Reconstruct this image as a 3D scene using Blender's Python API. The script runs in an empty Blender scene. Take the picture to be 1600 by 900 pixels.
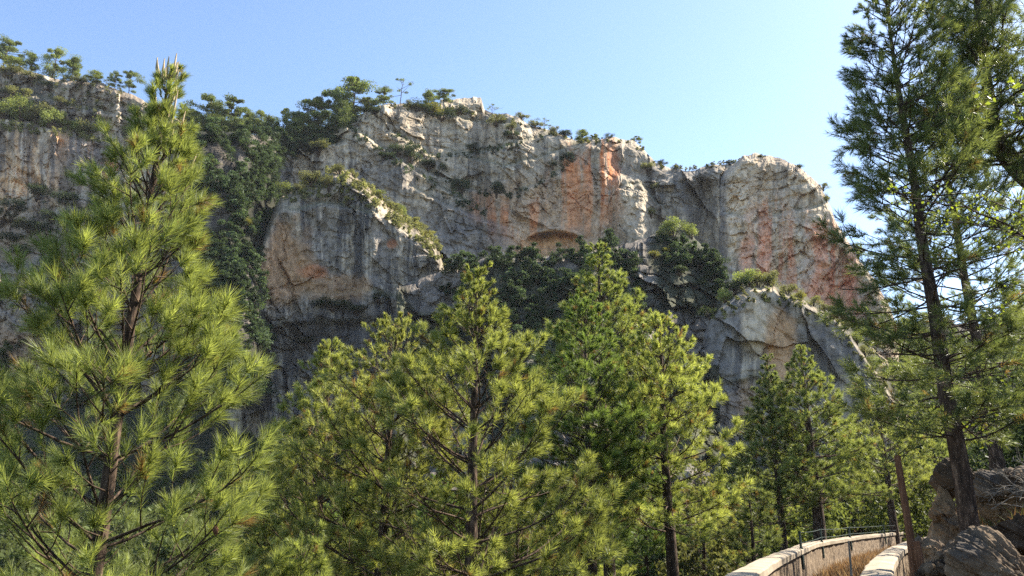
import bpy, math, random
import numpy as np
from mathutils import Vector

random.seed(7)
C = bpy.context.scene.collection
SC = bpy.context.scene
R = math.radians

# ------------------------------------------------------------------ camera model
F = 1232.0
PITCH = R(16.3)
EYE = np.array([0.0, 0.0, 1.7])
SP, CP = math.sin(PITCH), math.cos(PITCH)


def W(px, py, Y):
    """World point seen at pixel (px, py) of a 1600x900 view, at forward distance Y (metres)."""
    px = np.asarray(px, float); py = np.asarray(py, float); Y = np.asarray(Y, float)
    a = (px - 800) / F; b = (450 - py) / F
    dx = a; dy = CP - b * SP; dz = SP + b * CP
    k = Y / dy
    return np.stack(np.broadcast_arrays(dx * k + EYE[0], Y + EYE[1], dz * k + EYE[2]), -1)


def depth_at_height(py, drop):
    """Forward distance at which a point `drop` metres under the eye shows at row py (py below the horizon)."""
    b = (450 - py) / F
    return -drop * (CP - b * SP) / (SP + b * CP)


cam_d = bpy.data.cameras.new("camera")
cam = bpy.data.objects.new("camera", cam_d)
C.objects.link(cam)
cam.location = EYE
cam.rotation_euler = (R(90) + PITCH, 0, 0)
cam_d.sensor_width = 36
cam_d.lens = 36 * F / 1600
cam_d.clip_start = 0.1
cam_d.clip_end = 5000
SC.camera = cam

# ------------------------------------------------------------------ numpy noise


def _h(ix, iy, seed):
    n = (ix.astype(np.int64) * 374761393 + iy.astype(np.int64) * 668265263 + seed * 974634777) & 0x7FFFFFFF
    n = ((n ^ (n >> 13)) * 1274126177) & 0x7FFFFFFF
    n = (n ^ (n >> 16)) & 0x7FFFFFFF
    n = (n * 1103515245 + 12345) & 0x7FFFFFFF
    return ((n >> 8) & 0xFFFF) / 65535.0


def vn(x, y, seed=0):
    ix = np.floor(x); iy = np.floor(y)
    fx = x - ix; fy = y - iy
    ux = fx * fx * fx * (fx * (fx * 6 - 15) + 10); uy = fy * fy * fy * (fy * (fy * 6 - 15) + 10)
    a = _h(ix, iy, seed); b = _h(ix + 1, iy, seed); c = _h(ix, iy + 1, seed); d = _h(ix + 1, iy + 1, seed)
    return ((a + (b - a) * ux) + ((c + (d - c) * ux) - (a + (b - a) * ux)) * uy) * 2 - 1


def fbm(x, y, octv=5, seed=0, gain=0.5):
    s = 0; a = 1.0; f = 1.0; t = 0
    for o in range(octv):
        s = s + a * vn(x * f + 17.3 * o, y * f - 9.1 * o, seed + o * 13); t += a
        a *= gain; f *= 2.03
    return s / t * 1.6


def ridged(x, y, octv=4, seed=0):
    s = 0; a = 1.0; f = 1.0; t = 0
    for o in range(octv):
        s = s + a * (1 - np.abs(vn(x * f + 5.3 * o, y * f + 2.1 * o, seed + o * 7)) * 2); t += a
        a *= 0.5; f *= 2.1
    return s / t


def worley(x, y, seed=0):
    ix = np.floor(x); iy = np.floor(y)
    f1 = np.full(x.shape, 9.0); f2 = np.full(x.shape, 9.0); cid = np.zeros(x.shape)
    for dx in (-1, 0, 1):
        for dy in (-1, 0, 1):
            jx = ix + dx; jy = iy + dy
            qx = jx + _h(jx, jy, seed); qy = jy + _h(jx, jy, seed + 57)
            d = np.hypot(qx - x, qy - y)
            c = _h(jx, jy, seed + 91)
            near = d < f1
            f2 = np.where(near, f1, np.minimum(f2, d))
            cid = np.where(near, c, cid)
            f1 = np.where(near, d, f1)
    return f1, f2, cid


def facet(x, y, seed=0):
    """piecewise planar blocks: each cell a randomly tilted, randomly offset plane"""
    ix = np.floor(x); iy = np.floor(y)
    f1 = np.full(x.shape, 9.0); val = np.zeros(x.shape)
    for dx in (-1, 0, 1):
        for dy in (-1, 0, 1):
            jx = ix + dx; jy = iy + dy
            qx = jx + _h(jx, jy, seed); qy = jy + _h(jx, jy, seed + 57)
            d = np.hypot(qx - x, qy - y)
            v = (x - qx) * (_h(jx, jy, seed + 11) - .5) * 2 + (y - qy) * (_h(jx, jy, seed + 23) - .5) * 2 + (_h(jx, jy, seed + 37) - .5)
            near = d < f1
            val = np.where(near, v, val); f1 = np.where(near, d, f1)
    return val


def sstep(a, b, x):
    t = np.clip((x - a) / (b - a), 0, 1)
    return t * t * (3 - 2 * t)


def mixc(c, col, m):
    m = np.clip(m, 0, 1)[..., None]
    return c * (1 - m) + np.asarray(col) * m


# ------------------------------------------------------------------ mesh helpers


def mesh_np(name, V, F_, col=None, smooth=False):
    V = np.ascontiguousarray(V, dtype=np.float32).reshape(-1, 3)
    F_ = np.ascontiguousarray(F_, dtype=np.int32)
    k = F_.shape[1]
    me = bpy.data.meshes.new(name)
    me.vertices.add(len(V)); me.vertices.foreach_set("co", V.ravel())
    me.loops.add(F_.size); me.loops.foreach_set("vertex_index", F_.ravel())
    me.polygons.add(len(F_))
    me.polygons.foreach_set("loop_start", np.arange(0, F_.size, k, dtype=np.int32))
    try:
        me.polygons.foreach_set("loop_total", np.full(len(F_), k, dtype=np.int32))
    except Exception:
        pass
    me.polygons.foreach_set("use_smooth", np.full(len(F_), smooth, dtype=bool))
    if col is not None:
        ca = me.color_attributes.new("Col", 'FLOAT_COLOR', 'POINT')
        c4 = np.ones((len(V), 4), np.float32); c4[:, :3] = np.asarray(col).reshape(-1, 3)
        ca.data.foreach_set("color", c4.ravel())
    me.update(calc_edges=True)
    return me


def link(name, me, mat=None, parent=None, loc=None):
    o = bpy.data.objects.new(name, me)
    C.objects.link(o)
    if mat is not None and me is not None and not me.materials:
        me.materials.append(mat)
    if parent is not None:
        o.parent = parent
    if loc is not None:
        o.location = loc
    return o


def tag(o, label=None, cat=None, group=None, kind=None):
    if label: o["label"] = label
    if cat: o["category"] = cat
    if group: o["group"] = group
    if kind: o["kind"] = kind
    return o


def empty(name, loc, label, cat, group=None):
    o = bpy.data.objects.new(name, None)
    C.objects.link(o)
    o.location = [float(v) for v in loc]
    o.empty_display_size = 0.2
    return tag(o, label, cat, group)


def dup(root, loc, rz=0.0, sc=1.0, label=None, group=None):
    c = root.copy(); C.objects.link(c)
    c.location = [float(v) for v in loc]; c.rotation_euler = (0, 0, rz)
    c.scale = (sc, sc, sc) if not isinstance(sc, tuple) else sc
    if label: c["label"] = label
    if group: c["group"] = group
    for ch in list(root.children):
        d = ch.copy(); C.objects.link(d); d.parent = c
        for g in list(ch.children):
            e = g.copy(); C.objects.link(e); e.parent = d
    return c


def tube(pts, rad, n=6):
    pts = np.asarray(pts, float); rad = np.asarray(rad, float)
    m = len(pts)
    T = np.gradient(pts, axis=0)
    T /= np.linalg.norm(T, axis=1)[:, None] + 1e-9
    ref = np.array([0.31, 0.22, 0.92]) if abs(T[0][2]) < 0.8 else np.array([1.0, 0.1, 0])
    A = np.cross(T, ref); A /= np.linalg.norm(A, axis=1)[:, None] + 1e-9
    B = np.cross(T, A)
    th = np.arange(n) / n * 2 * math.pi
    V = pts[:, None, :] + rad[:, None, None] * (np.cos(th)[None, :, None] * A[:, None, :] + np.sin(th)[None, :, None] * B[:, None, :])
    i = np.arange(m - 1)[:, None] * n; j = np.arange(n)[None, :]; j2 = (j + 1) % n
    Fq = np.stack([i + j, i + j2, i + n + j2, i + n + j], -1).reshape(-1, 4)
    return V.reshape(-1, 3), Fq


class Bag:
    def __init__(s): s.V = []; s.F = []; s.C = []; s.n = 0
    def add(s, V, Fq, col=None):
        s.V.append(V); s.F.append(Fq + s.n); s.n += len(V)
        if col is not None:
            s.C.append(np.broadcast_to(np.asarray(col, float), (len(V), 3)))
    def tube(s, pts, rad, n=6, col=None): s.add(*tube(pts, rad, n), col=col)
    def mesh(s, name, smooth=False):
        return mesh_np(name, np.concatenate(s.V), np.concatenate(s.F), np.concatenate(s.C) if s.C else None, smooth)


# ------------------------------------------------------------------ materials


def new_mat(name):
    m = bpy.data.materials.new(name); m.use_nodes = True
    nt = m.node_tree; nt.nodes.clear()
    return m, nt, nt.nodes.new, nt.links.new


def rock_mat(name, scale, bump, var=0.35, rough=0.95):
    m, nt, N, L = new_mat(name)
    out = N("ShaderNodeOutputMaterial"); b = N("ShaderNodeBsdfPrincipled")
    b.inputs["Roughness"].default_value = rough
    b.inputs["Specular IOR Level"].default_value = 0.15
    at = N("ShaderNodeAttribute"); at.attribute_name = "Col"
    tc = N("ShaderNodeTexCoord")
    mp = N("ShaderNodeMapping"); mp.inputs["Scale"].default_value = (scale, scale, scale * 0.6)
    L(tc.outputs["Object"], mp.inputs["Vector"])
    n1 = N("ShaderNodeTexNoise"); n1.inputs["Scale"].default_value = 1.0; n1.inputs["Detail"].default_value = 9; n1.inputs["Roughness"].default_value = 0.68
    L(mp.outputs["Vector"], n1.inputs["Vector"])
    n2 = N("ShaderNodeTexVoronoi"); n2.inputs["Scale"].default_value = 0.9; n2.feature = 'DISTANCE_TO_EDGE'
    wv = N("ShaderNodeVectorMath"); wv.operation = 'MULTIPLY_ADD'
    n1b = N("ShaderNodeTexNoise"); n1b.inputs["Scale"].default_value = 0.8; n1b.inputs["Detail"].default_value = 4
    L(mp.outputs["Vector"], n1b.inputs["Vector"])
    L(n1b.outputs["Color"], wv.inputs[0]); wv.inputs[1].default_value = (1.6, 1.6, 1.6); L(mp.outputs["Vector"], wv.inputs[2])
    L(wv.outputs["Vector"], n2.inputs["Vector"])
    cr = N("ShaderNodeMapRange"); cr.inputs["From Min"].default_value = 0.3; cr.inputs["From Max"].default_value = 0.72
    cr.inputs["To Min"].default_value = 1 - var; cr.inputs["To Max"].default_value = 1 + var
    L(n1.outputs["Fac"], cr.inputs["Value"])
    mu = N("ShaderNodeVectorMath"); mu.operation = 'SCALE'
    L(at.outputs["Color"], mu.inputs[0]); L(cr.outputs["Result"], mu.inputs["Scale"])
    L(mu.outputs["Vector"], b.inputs["Base Color"])
    ck = N("ShaderNodeMapRange"); ck.inputs["From Max"].default_value = 0.06; ck.inputs["To Min"].default_value = -0.12; ck.inputs["To Max"].default_value = 0.0
    L(n2.outputs["Distance"], ck.inputs["Value"])
    ad = N("ShaderNodeMath"); ad.operation = 'ADD'
    L(n1.outputs["Fac"], ad.inputs[0]); L(ck.outputs["Result"], ad.inputs[1])
    bp = N("ShaderNodeBump"); bp.inputs["Strength"].default_value = 0.9; bp.inputs["Distance"].default_value = bump
    L(ad.outputs["Value"], bp.inputs["Height"]); L(bp.outputs["Normal"], b.inputs["Normal"])
    L(b.outputs["BSDF"], out.inputs["Surface"])
    return m


def leaf_mat(name, transl=0.45, gloss=0.25, tint=(1.25, 1.2, 0.55), rough=0.5):
    m, nt, N, L = new_mat(name)
    out = N("ShaderNodeOutputMaterial")
    at = N("ShaderNodeAttribute"); at.attribute_name = "Col"
    oi = N("ShaderNodeObjectInfo")
    mr = N("ShaderNodeMapRange"); mr.inputs["To Min"].default_value = 0.85; mr.inputs["To Max"].default_value = 1.15
    L(oi.outputs["Random"], mr.inputs["Value"])
    sc = N("ShaderNodeVectorMath"); sc.operation = 'SCALE'
    L(at.outputs["Color"], sc.inputs[0]); L(mr.outputs["Result"], sc.inputs["Scale"])
    b = N("ShaderNodeBsdfPrincipled"); b.inputs["Roughness"].default_value = rough
    b.inputs["Specular IOR Level"].default_value = gloss
    L(sc.outputs["Vector"], b.inputs["Base Color"])
    t = N("ShaderNodeBsdfTranslucent")
    tm = N("ShaderNodeVectorMath"); tm.operation = 'MULTIPLY'; tm.inputs[1].default_value = tint
    L(sc.outputs["Vector"], tm.inputs[0]); L(tm.outputs["Vector"], t.inputs["Color"])
    mx = N("ShaderNodeMixShader"); mx.inputs["Fac"].default_value = transl
    L(b.outputs["BSDF"], mx.inputs[1]); L(t.outputs["BSDF"], mx.inputs[2])
    L(mx.outputs["Shader"], out.inputs["Surface"])
    return m


def noise_mat(name, c1, c2, scale, bump=0.0, stretch=(1, 1, 1), rough=0.9, c3=None, detail=8):
    m, nt, N, L = new_mat(name)
    out = N("ShaderNodeOutputMaterial"); b = N("ShaderNodeBsdfPrincipled")
    b.inputs["Roughness"].default_value = rough; b.inputs["Specular IOR Level"].default_value = 0.2
    tc = N("ShaderNodeTexCoord"); mp = N("ShaderNodeMapping"); mp.inputs["Scale"].default_value = stretch
    L(tc.outputs["Object"], mp.inputs["Vector"])
    n = N("ShaderNodeTexNoise"); n.inputs["Scale"].default_value = scale; n.inputs["Detail"].default_value = detail; n.inputs["Roughness"].default_value = 0.65
    L(mp.outputs["Vector"], n.inputs["Vector"])
    cr = N("ShaderNodeValToRGB"); cr.color_ramp.elements[0].position = 0.36; cr.color_ramp.elements[1].position = 0.66
    cr.color_ramp.elements[0].color = (*c1, 1); cr.color_ramp.elements[1].color = (*c2, 1)
    if c3:
        e = cr.color_ramp.elements.new(0.52); e.color = (*c3, 1)
    L(n.outputs["Fac"], cr.inputs["Fac"]); L(cr.outputs["Color"], b.inputs["Base Color"])
    if bump:
        bp = N("ShaderNodeBump"); bp.inputs["Distance"].default_value = bump; bp.inputs["Strength"].default_value = 0.9
        L(n.outputs["Fac"], bp.inputs["Height"]); L(bp.outputs["Normal"], b.inputs["Normal"])
    L(b.outputs["BSDF"], out.inputs["Surface"])
    return m


M_CLIFF = rock_mat("limestone cliff", 1.1, 0.4, 0.5)
M_ROCK = rock_mat("near limestone", 3.2, 0.06, 0.5)
M_NEEDLE = leaf_mat("pine needles", 0.5, 0.3, (1.25, 1.22, 0.62), 0.45)
M_LEAF = leaf_mat("distant leaves", 0.42, 0.08, (1.15, 1.15, 0.7))
M_BROAD = leaf_mat("broad leaves", 0.5, 0.25, (1.3, 1.25, 0.45))
M_BARK = noise_mat("pine bark", (0.022, 0.015, 0.011), (0.20, 0.135, 0.09), 17, 0.035, (1, 1, 0.3), c3=(0.075, 0.048, 0.032))
M_PALEBARK = noise_mat("dry grey bark", (0.11, 0.09, 0.065), (0.27, 0.23, 0.18), 14, 0.01, (1, 1, 0.3))
M_WOOD = noise_mat("weathered timber", (0.09, 0.04, 0.02), (0.24, 0.12, 0.06), 7, 0.008, (6, 6, 0.5), c3=(0.16, 0.075, 0.037))
M_CONC = noise_mat("pale lime render", (0.27, 0.215, 0.15), (0.41, 0.335, 0.245), 2.0, 0.01, c3=(0.35, 0.285, 0.205))
M_STONE = noise_mat("rubble wall", (0.10, 0.07, 0.045), (0.34, 0.255, 0.17), 5.0, 0.05, (1, 1, 1.6), c3=(0.21, 0.15, 0.095))
M_STEEL = noise_mat("dark green paint", (0.025, 0.04, 0.035), (0.06, 0.08, 0.07), 10, 0.0, rough=0.5)
M_SOIL = noise_mat("forest floor", (0.018, 0.02, 0.009), (0.085, 0.065, 0.035), 0.7, 0.12, c3=(0.032, 0.036, 0.015))
M_DRY = leaf_mat("dry brown plants", 0.3, 0.1, (1.2, 1.0, 0.7))
M_SHOOT = noise_mat("tan candle", (0.36, 0.27, 0.15), (0.55, 0.44, 0.28), 20, 0.0)

# ------------------------------------------------------------------ cliffs
CL = {}


def cliff(key, name, px0, px1, top, bot, Y0, slope=0.25, relief=1.0, ledges=(), colf=None, rough=2.5,
          left=(0, 0), right=(0, 0), rim=(25, 5), cap=55, capup=0.15, step=1.5, Yx=0.0, extra=None, seed=1, mat=None, dip=0.25, albedo=1.3):
    nu = int((px1 - px0) / step) + 1
    us = np.linspace(px0, px1, nu)
    tp = np.interp(us, [p[0] for p in top], [p[1] for p in top])
    bt = np.interp(us, [p[0] for p in bot], [p[1] for p in bot])
    tp = tp + rough * (fbm(us / 30, us * 0, 5, seed + 3, 0.6) + 0.5 * (worley(us / 7, us * 0 + 3.3, seed)[2] - 0.5))
    nv = int((bt - tp).max() / step) + 1
    t = np.linspace(0, 1, nv)[:, None]
    PX = np.broadcast_to(us[None, :], (nv, nu)).copy()
    PY = bt[None, :] + (tp - bt)[None, :] * t
    s = Y0 / F
    wx = (PX - 800) * s; wz = -PY * s
    hgt = (bt[None, :] - PY) * s
    Y = Y0 + Yx * (PX - (px0 + px1) / 2) + slope * hgt
    # big forms, vertical flutes, blocky fractures, small roughness
    wxw = wx + 2.0 * fbm(wx / 9, wz / 9, 3, seed + 40); wzw = wz + 1.6 * fbm(wx / 8, wz / 8, 3, seed + 41)
    Y += relief * 2.2 * fbm(wx / 26, wz / 40, 2, seed)
    wa = 0.9 * fbm(wx / 5, wz / 5, 3, seed + 43); wb = 0.9 * fbm(wx / 5, wz / 5, 3, seed + 44)
    Y += relief * 2.6 * facet((wx + wa) / 13, (wz + dip * wx + wb) / 19, seed + 50)
    Y += relief * 1.3 * facet((wx + wa) / 5.2, (wz + dip * wx + wb) / 6.5, seed + 51)
    Y += relief * 0.8 * facet((wx + wa * .4) / 1.9, (wz + dip * wx + wb * .4) / 1.7, seed + 52) * (0.4 + sstep(-0.2, 0.5, fbm(wx / 9, wz / 9, 3, seed + 63)))
    Y += relief * 0.9 * fbm(wxw / 3.2, wzw / 26, 4, seed + 5)
    f1, f2, cid = worley(wxw / 7.5, (wzw + dip * wxw) / 4.6, seed + 9)
    mk = sstep(0.05, 0.6, fbm(wx / 16, wz / 12, 3, seed + 61))
    Y += relief * (0.9 * (cid - 0.5)) * (0.35 + mk) + relief * 0.75 * mk * np.exp(-((f2 - f1) / 0.035) ** 2)
    f1, f2, cid2 = worley(wxw / 2.1, (wzw + dip * wxw) / 1.5, seed + 19)
    mk2 = sstep(-0.1, 0.5, fbm(wx / 9, wz / 9, 3, seed + 63))
    Y += relief * (0.55 * (cid2 - 0.5)) * (0.25 + mk2) + relief * 0.45 * mk2 * np.exp(-((f2 - f1) / 0.08) ** 2)
    # bedding: thin steps dipping across the face
    bed = (wzw + dip * wxw + 1.2 * fbm(wx / 12, wz / 6, 3, seed + 71)) / 3.4
    Y -= relief * 0.55 * sstep(0.0, 0.18, bed - np.floor(bed)) * (1 - sstep(0.75, 1.0, bed - np.floor(bed))) * sstep(-0.2, 0.4, fbm(wx / 15, wz / 7, 3, seed + 73))
    Y += relief * 0.55 * fbm(wx / 1.3, wz / 1.3, 4, seed + 23)
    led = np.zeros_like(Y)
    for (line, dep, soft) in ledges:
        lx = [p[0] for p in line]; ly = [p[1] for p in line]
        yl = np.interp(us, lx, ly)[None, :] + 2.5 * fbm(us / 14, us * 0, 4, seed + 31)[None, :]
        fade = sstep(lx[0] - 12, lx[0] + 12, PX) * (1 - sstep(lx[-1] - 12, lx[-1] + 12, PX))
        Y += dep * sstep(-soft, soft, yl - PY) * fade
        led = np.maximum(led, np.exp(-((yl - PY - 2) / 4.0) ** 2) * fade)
    if left[0]:
        q = np.clip(1 - (PX - px0) / left[0], 0, 1); Y += left[1] * (1 - np.sqrt(np.clip(1 - q * q, 0, 1)))
    if right[0]:
        q = np.clip(1 - (px1 - PX) / right[0], 0, 1); Y += right[1] * (1 - np.sqrt(np.clip(1 - q * q, 0, 1)))
    q = np.clip(1 - (PY - tp[None, :]) / rim[0], 0, 1)
    qn = np.clip(q * 4 + 0.9 * fbm(wx / 4, wz / 3, 4, seed + 81), 0, 4)
    Y += rim[1] * (0.45 * q ** 2.2 + 0.55 * (np.floor(qn) + sstep(0.6, 1.0, qn - np.floor(qn))) / 4 * q)
    if extra is not None:
        Y = extra(PX, PY, Y)
    P = W(PX, PY, Y)
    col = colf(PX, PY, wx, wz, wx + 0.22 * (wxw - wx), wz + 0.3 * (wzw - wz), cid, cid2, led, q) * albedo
    # the top: recedes behind the rim
    K = 14
    Pt = P[-1]; hd = Pt - EYE; hd[:, 2] = 0; hd /= np.linalg.norm(hd, axis=1)[:, None]
    caps = []
    for k in range(1, K + 1):
        d = cap * (k / K) ** 1.5
        q_ = Pt + hd * d
        q_[:, 2] += capup * d + 0.8 * fbm(q_[:, 0] / 6, q_[:, 1] / 6, 3, seed + 77) * min(1, k / 4) - 0.3
        caps.append(q_)
    q_ = caps[-1].copy(); q_[:, 2] -= 70; caps.append(q_)
    A = np.concatenate([P, np.array(caps)], 0)
    ccap = np.broadcast_to(np.array([0.07, 0.065, 0.036]), (len(caps), nu, 3)) * (0.8 + 0.4 * np.random.RandomState(seed).rand(len(caps), nu, 1))
    col = np.concatenate([col, ccap], 0)
    nr = A.shape[0]
    i = np.arange(nr - 1)[:, None] * nu; j = np.arange(nu - 1)[None, :]
    Fq = np.stack([i + j, i + j + 1, i + nu + j + 1, i + nu + j], -1).reshape(-1, 4)
    me = mesh_np(name, A.reshape(-1, 3), Fq, np.clip(col, 0.01, 0.9).reshape(-1, 3), smooth=False)
    o = link(name, me, mat or M_CLIFF)
    tag(o, kind="structure")
    CL[key] = dict(us=us, tp=tp, bt=bt, Y=Y, nv=nv, hd=hd, capup=capup)
    return o


def on(key, px, py, back=0.0):
    """World point on the cliff surface at pixel (px, py); py above the rim gives the rim itself, `back` metres behind it."""
    c = CL[key]
    i = int(np.clip(round((px - c['us'][0]) / (c['us'][1] - c['us'][0])), 0, len(c['us']) - 1))
    t = (c['bt'][i] - py) / (c['bt'][i] - c['tp'][i])
    t = min(max(t, 0), 1)
    j = int(round(t * (c['nv'] - 1)))
    pyy = c['bt'][i] + (c['tp'][i] - c['bt'][i]) * t
    p = W(c['us'][i], pyy, c['Y'][j, i])
    if back:
        p = p + c['hd'][i] * back; p[2] += c['capup'] * back
    return p


PALE = np.array([0.46, 0.365, 0.25]); TAN = np.array([0.42, 0.245, 0.12]); GREY = np.array([0.165, 0.142, 0.115])
DARK = np.array([0.068, 0.062, 0.058]); ORANGE = np.array([0.47, 0.165, 0.06]); PINK = np.array([0.51, 0.27, 0.165]); WHITE = np.array([0.50, 0.41, 0.295])


def streak(wxw, wzw, seed, sx=1.1, sz=16):
    return fbm(wxw / sx, wzw / sz, 4, seed, 0.62)


def blob(PX, PY, cx, cy, rx, ry, k=1.0):
    d = np.sqrt(((PX - cx) / rx) ** 2 + ((PY - cy) / ry) ** 2)
    return (1 - sstep(0.55, 1.15, d + 0.28 * fbm(PX / 22, PY / 30, 4, 5))) * k


def base_col(PX, PY, wx, wz, wxw, wzw, cid, cid2, led, q, a, b, seed, dark=0.5, dk=DARK):
    m = 0.5 + 0.6 * fbm(wx / 14, wz / 20, 4, seed)
    c = np.broadcast_to(a, PX.shape + (3,)) * 1.0
    c = mixc(c, b, m)
    st = streak(wxw, wzw, seed + 2)
    c = mixc(c, dk, sstep(0.0, 0.5, st + 0.5 * fbm(wx / 18, wz / 16, 3, seed + 4)) * min(1, dark * 1.25))
    st3 = fbm(wxw / 0.55, wzw / 15, 3, seed + 12, 0.6)
    c = mixc(c, dk * 0.9, sstep(0.25, 0.5, st3) * sstep(-0.25, 0.3, fbm(wx / 11, wz / 16, 3, seed + 14)) * min(1, dark * 1.3))
    pit = worley(wxw / 1.7, wzw / 1.3, seed + 15)[0]
    c = mixc(c, dk * 0.7, (1 - sstep(0.08, 0.2, pit)) * sstep(0.0, 0.35, fbm(wx / 6, wz / 6, 3, seed + 16)) * 0.8)
    st2 = streak(wxw, wzw, seed + 8, 0.7, 9)
    c = mixc(c, WHITE, sstep(0.1, 0.6, st2) * 0.45)
    c = c * (0.86 + 0.28 * cid[..., None]) * (0.9 + 0.2 * cid2[..., None])
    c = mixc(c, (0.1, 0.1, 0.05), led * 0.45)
    return c


def col_main(PX, PY, wx, wz, wxw, wzw, cid, cid2, led, q):
    c = base_col(PX, PY, wx, wz, wxw, wzw, cid, cid2, led, q, PALE * 0.95, np.array([0.30, 0.245, 0.175]), 101, 0.42)
    st = streak(wxw, wzw, 131, 1.3, 20)
    for (cx, cy, rx, ry, k) in ((941, 275, 30, 70, 1.0), (893, 285, 26, 65, 1.0), (866, 305, 26, 50, 0.9), (915, 330, 55, 45, 0.8), (800, 345, 50, 32, 0.9), (845, 345, 45, 40, 0.85), (765, 330, 40, 30, 0.5)):
        c = mixc(c, ORANGE, blob(PX, PY, cx, cy, rx, ry) * sstep(-0.45, 0.35, st) * k)
    c = mixc(c, np.array([0.43, 0.27, 0.15]), blob(PX, PY, 868, 340, 130, 75) * 0.5)
    c = mixc(c, TAN * 1.2, blob(PX, PY, 870, 390, 65, 28) * 0.8)
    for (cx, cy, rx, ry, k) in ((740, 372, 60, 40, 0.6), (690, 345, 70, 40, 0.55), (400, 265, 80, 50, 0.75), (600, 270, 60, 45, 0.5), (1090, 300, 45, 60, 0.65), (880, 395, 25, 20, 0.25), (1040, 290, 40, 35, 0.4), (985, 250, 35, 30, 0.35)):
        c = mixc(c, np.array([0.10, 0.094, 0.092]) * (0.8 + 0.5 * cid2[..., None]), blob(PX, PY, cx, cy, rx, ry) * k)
    c = mixc(c, WHITE * 0.9, blob(PX, PY, 990, 330, 30, 50) * 0.6)
    return c


def col_tower(PX, PY, wx, wz, wxw, wzw, cid, cid2, led, q):
    c = base_col(PX, PY, wx, wz, wxw, wzw, cid, cid2, led, q, PALE * 0.92, np.array([0.36, 0.265, 0.175]), 202, 0.3)
    st = streak(wxw, wzw, 231, 1.6, 22)
    for (cx, cy, rx, ry, k) in ((1225, 390, 58, 55, 0.9), (1300, 440, 42, 60, 0.95), (1290, 370, 26, 35, 0.8), (1205, 340, 40, 45, 0.5), (1330, 465, 30, 40, 0.7), (1190, 400, 40, 50, 0.7), (1285, 425, 80, 70, 0.65), (1215, 370, 60, 60, 0.5)):
        c = mixc(c, PINK if cx < 1250 else np.array([0.49, 0.245, 0.145]), blob(PX, PY, cx, cy, rx, ry) * sstep(-0.8, 0.1, st) * k)
    c = mixc(c, np.array([0.42, 0.34, 0.25]), blob(PX, PY, 1258, 400, 16, 45) * 0.85)
    c = mixc(c, np.array([0.42, 0.34, 0.25]), blob(PX, PY, 1355, 440, 20, 45) * 0.8)
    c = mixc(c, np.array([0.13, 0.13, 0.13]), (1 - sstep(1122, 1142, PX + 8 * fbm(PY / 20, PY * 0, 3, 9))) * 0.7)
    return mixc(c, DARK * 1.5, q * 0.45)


def col_butt(PX, PY, wx, wz, wxw, wzw, cid, cid2, led, q):
    c = base_col(PX, PY, wx, wz, wxw, wzw, cid, cid2, led, q, GREY, np.array([0.22, 0.18, 0.135]), 303, 0.75)
    c = mixc(c, TAN * 0.85, blob(PX, PY, 440, 420, 55, 75) * 0.75)
    c = mixc(c, TAN * 0.85, blob(PX, PY, 520, 450, 60, 25) * 0.55)
    c = mixc(c, ORANGE * 0.85, blob(PX, PY, 490, 425, 25, 12) * 0.55)
    c = mixc(c, ORANGE * 0.85, blob(PX, PY, 612, 381, 10, 8) * 0.6)
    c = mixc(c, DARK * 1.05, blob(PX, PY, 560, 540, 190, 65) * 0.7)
    c = mixc(c, np.array([0.17, 0.135, 0.08]) * (0.6 + 0.8 * cid2[..., None]), q * 0.8)  # rim in scrub brown, darkened to tone down the sunlit crest
    return c


def col_left(PX, PY, wx, wz, wxw, wzw, cid, cid2, led, q):
    c = base_col(PX, PY, wx, wz, wxw, wzw, cid, cid2, led, q, TAN * 0.95, np.array([0.24, 0.175, 0.11]), 404, 0.6)
    c = mixc(c, DARK * 1.5, blob(PX, PY, 130, 240, 70, 32) * 0.5)
    c = mixc(c, ORANGE * 0.85, blob(PX, PY, 172, 262, 14, 20) * 0.6)
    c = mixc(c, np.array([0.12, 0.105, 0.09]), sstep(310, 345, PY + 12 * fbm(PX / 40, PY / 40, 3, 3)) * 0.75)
    c = mixc(c, TAN * 0.6, blob(PX, PY, 20, 560, 60, 50) * 0.5)
    return c


def col_lowr(PX, PY, wx, wz, wxw, wzw, cid, cid2, led, q):
    c = base_col(PX, PY, wx, wz, wxw, wzw, cid, cid2, led, q, GREY * 1.05, np.array([0.24, 0.2, 0.15]), 505, 0.6)
    c = mixc(c, PALE * 0.95, blob(PX, PY, 1185, 500, 32, 60) * 0.85)
    c = mixc(c, TAN * 1.0, blob(PX, PY, 1222, 545, 30, 75) * 0.8)
    c = mixc(c, DARK * 1.6, blob(PX, PY, 1290, 545, 60, 50) * 0.55)
    c = mixc(c, TAN, blob(PX, PY, 1150, 640, 40, 45) * 0.4)
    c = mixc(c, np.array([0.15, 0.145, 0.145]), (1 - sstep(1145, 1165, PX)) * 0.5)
    c = mixc(c, np.array([0.17, 0.135, 0.08]) * (0.6 + 0.8 * cid2[..., None]), q * 0.8)  # dark scrub tone on the rim, painted in to offset strong sun
    return c


def col_crag(PX, PY, wx, wz, wxw, wzw, cid, cid2, led, q):
    c = base_col(PX, PY, wx, wz, wxw, wzw, cid, cid2, led, q, GREY * 1.1, np.array([0.27, 0.2, 0.13]), 606, 0.5)
    return c


def col_slope(PX, PY, wx, wz, wxw, wzw, cid, cid2, led, q):
    c = np.broadcast_to(np.array([0.075, 0.075, 0.045]), PX.shape + (3,)) * (0.7 + 0.6 * cid2[..., None])
    return mixc(c, np.array([0.2, 0.17, 0.14]) * (0.5 + 1.0 * cid2[..., None]), sstep(-0.25, 0.2, fbm(wx / 6, wz / 5, 4, 61)))


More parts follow.
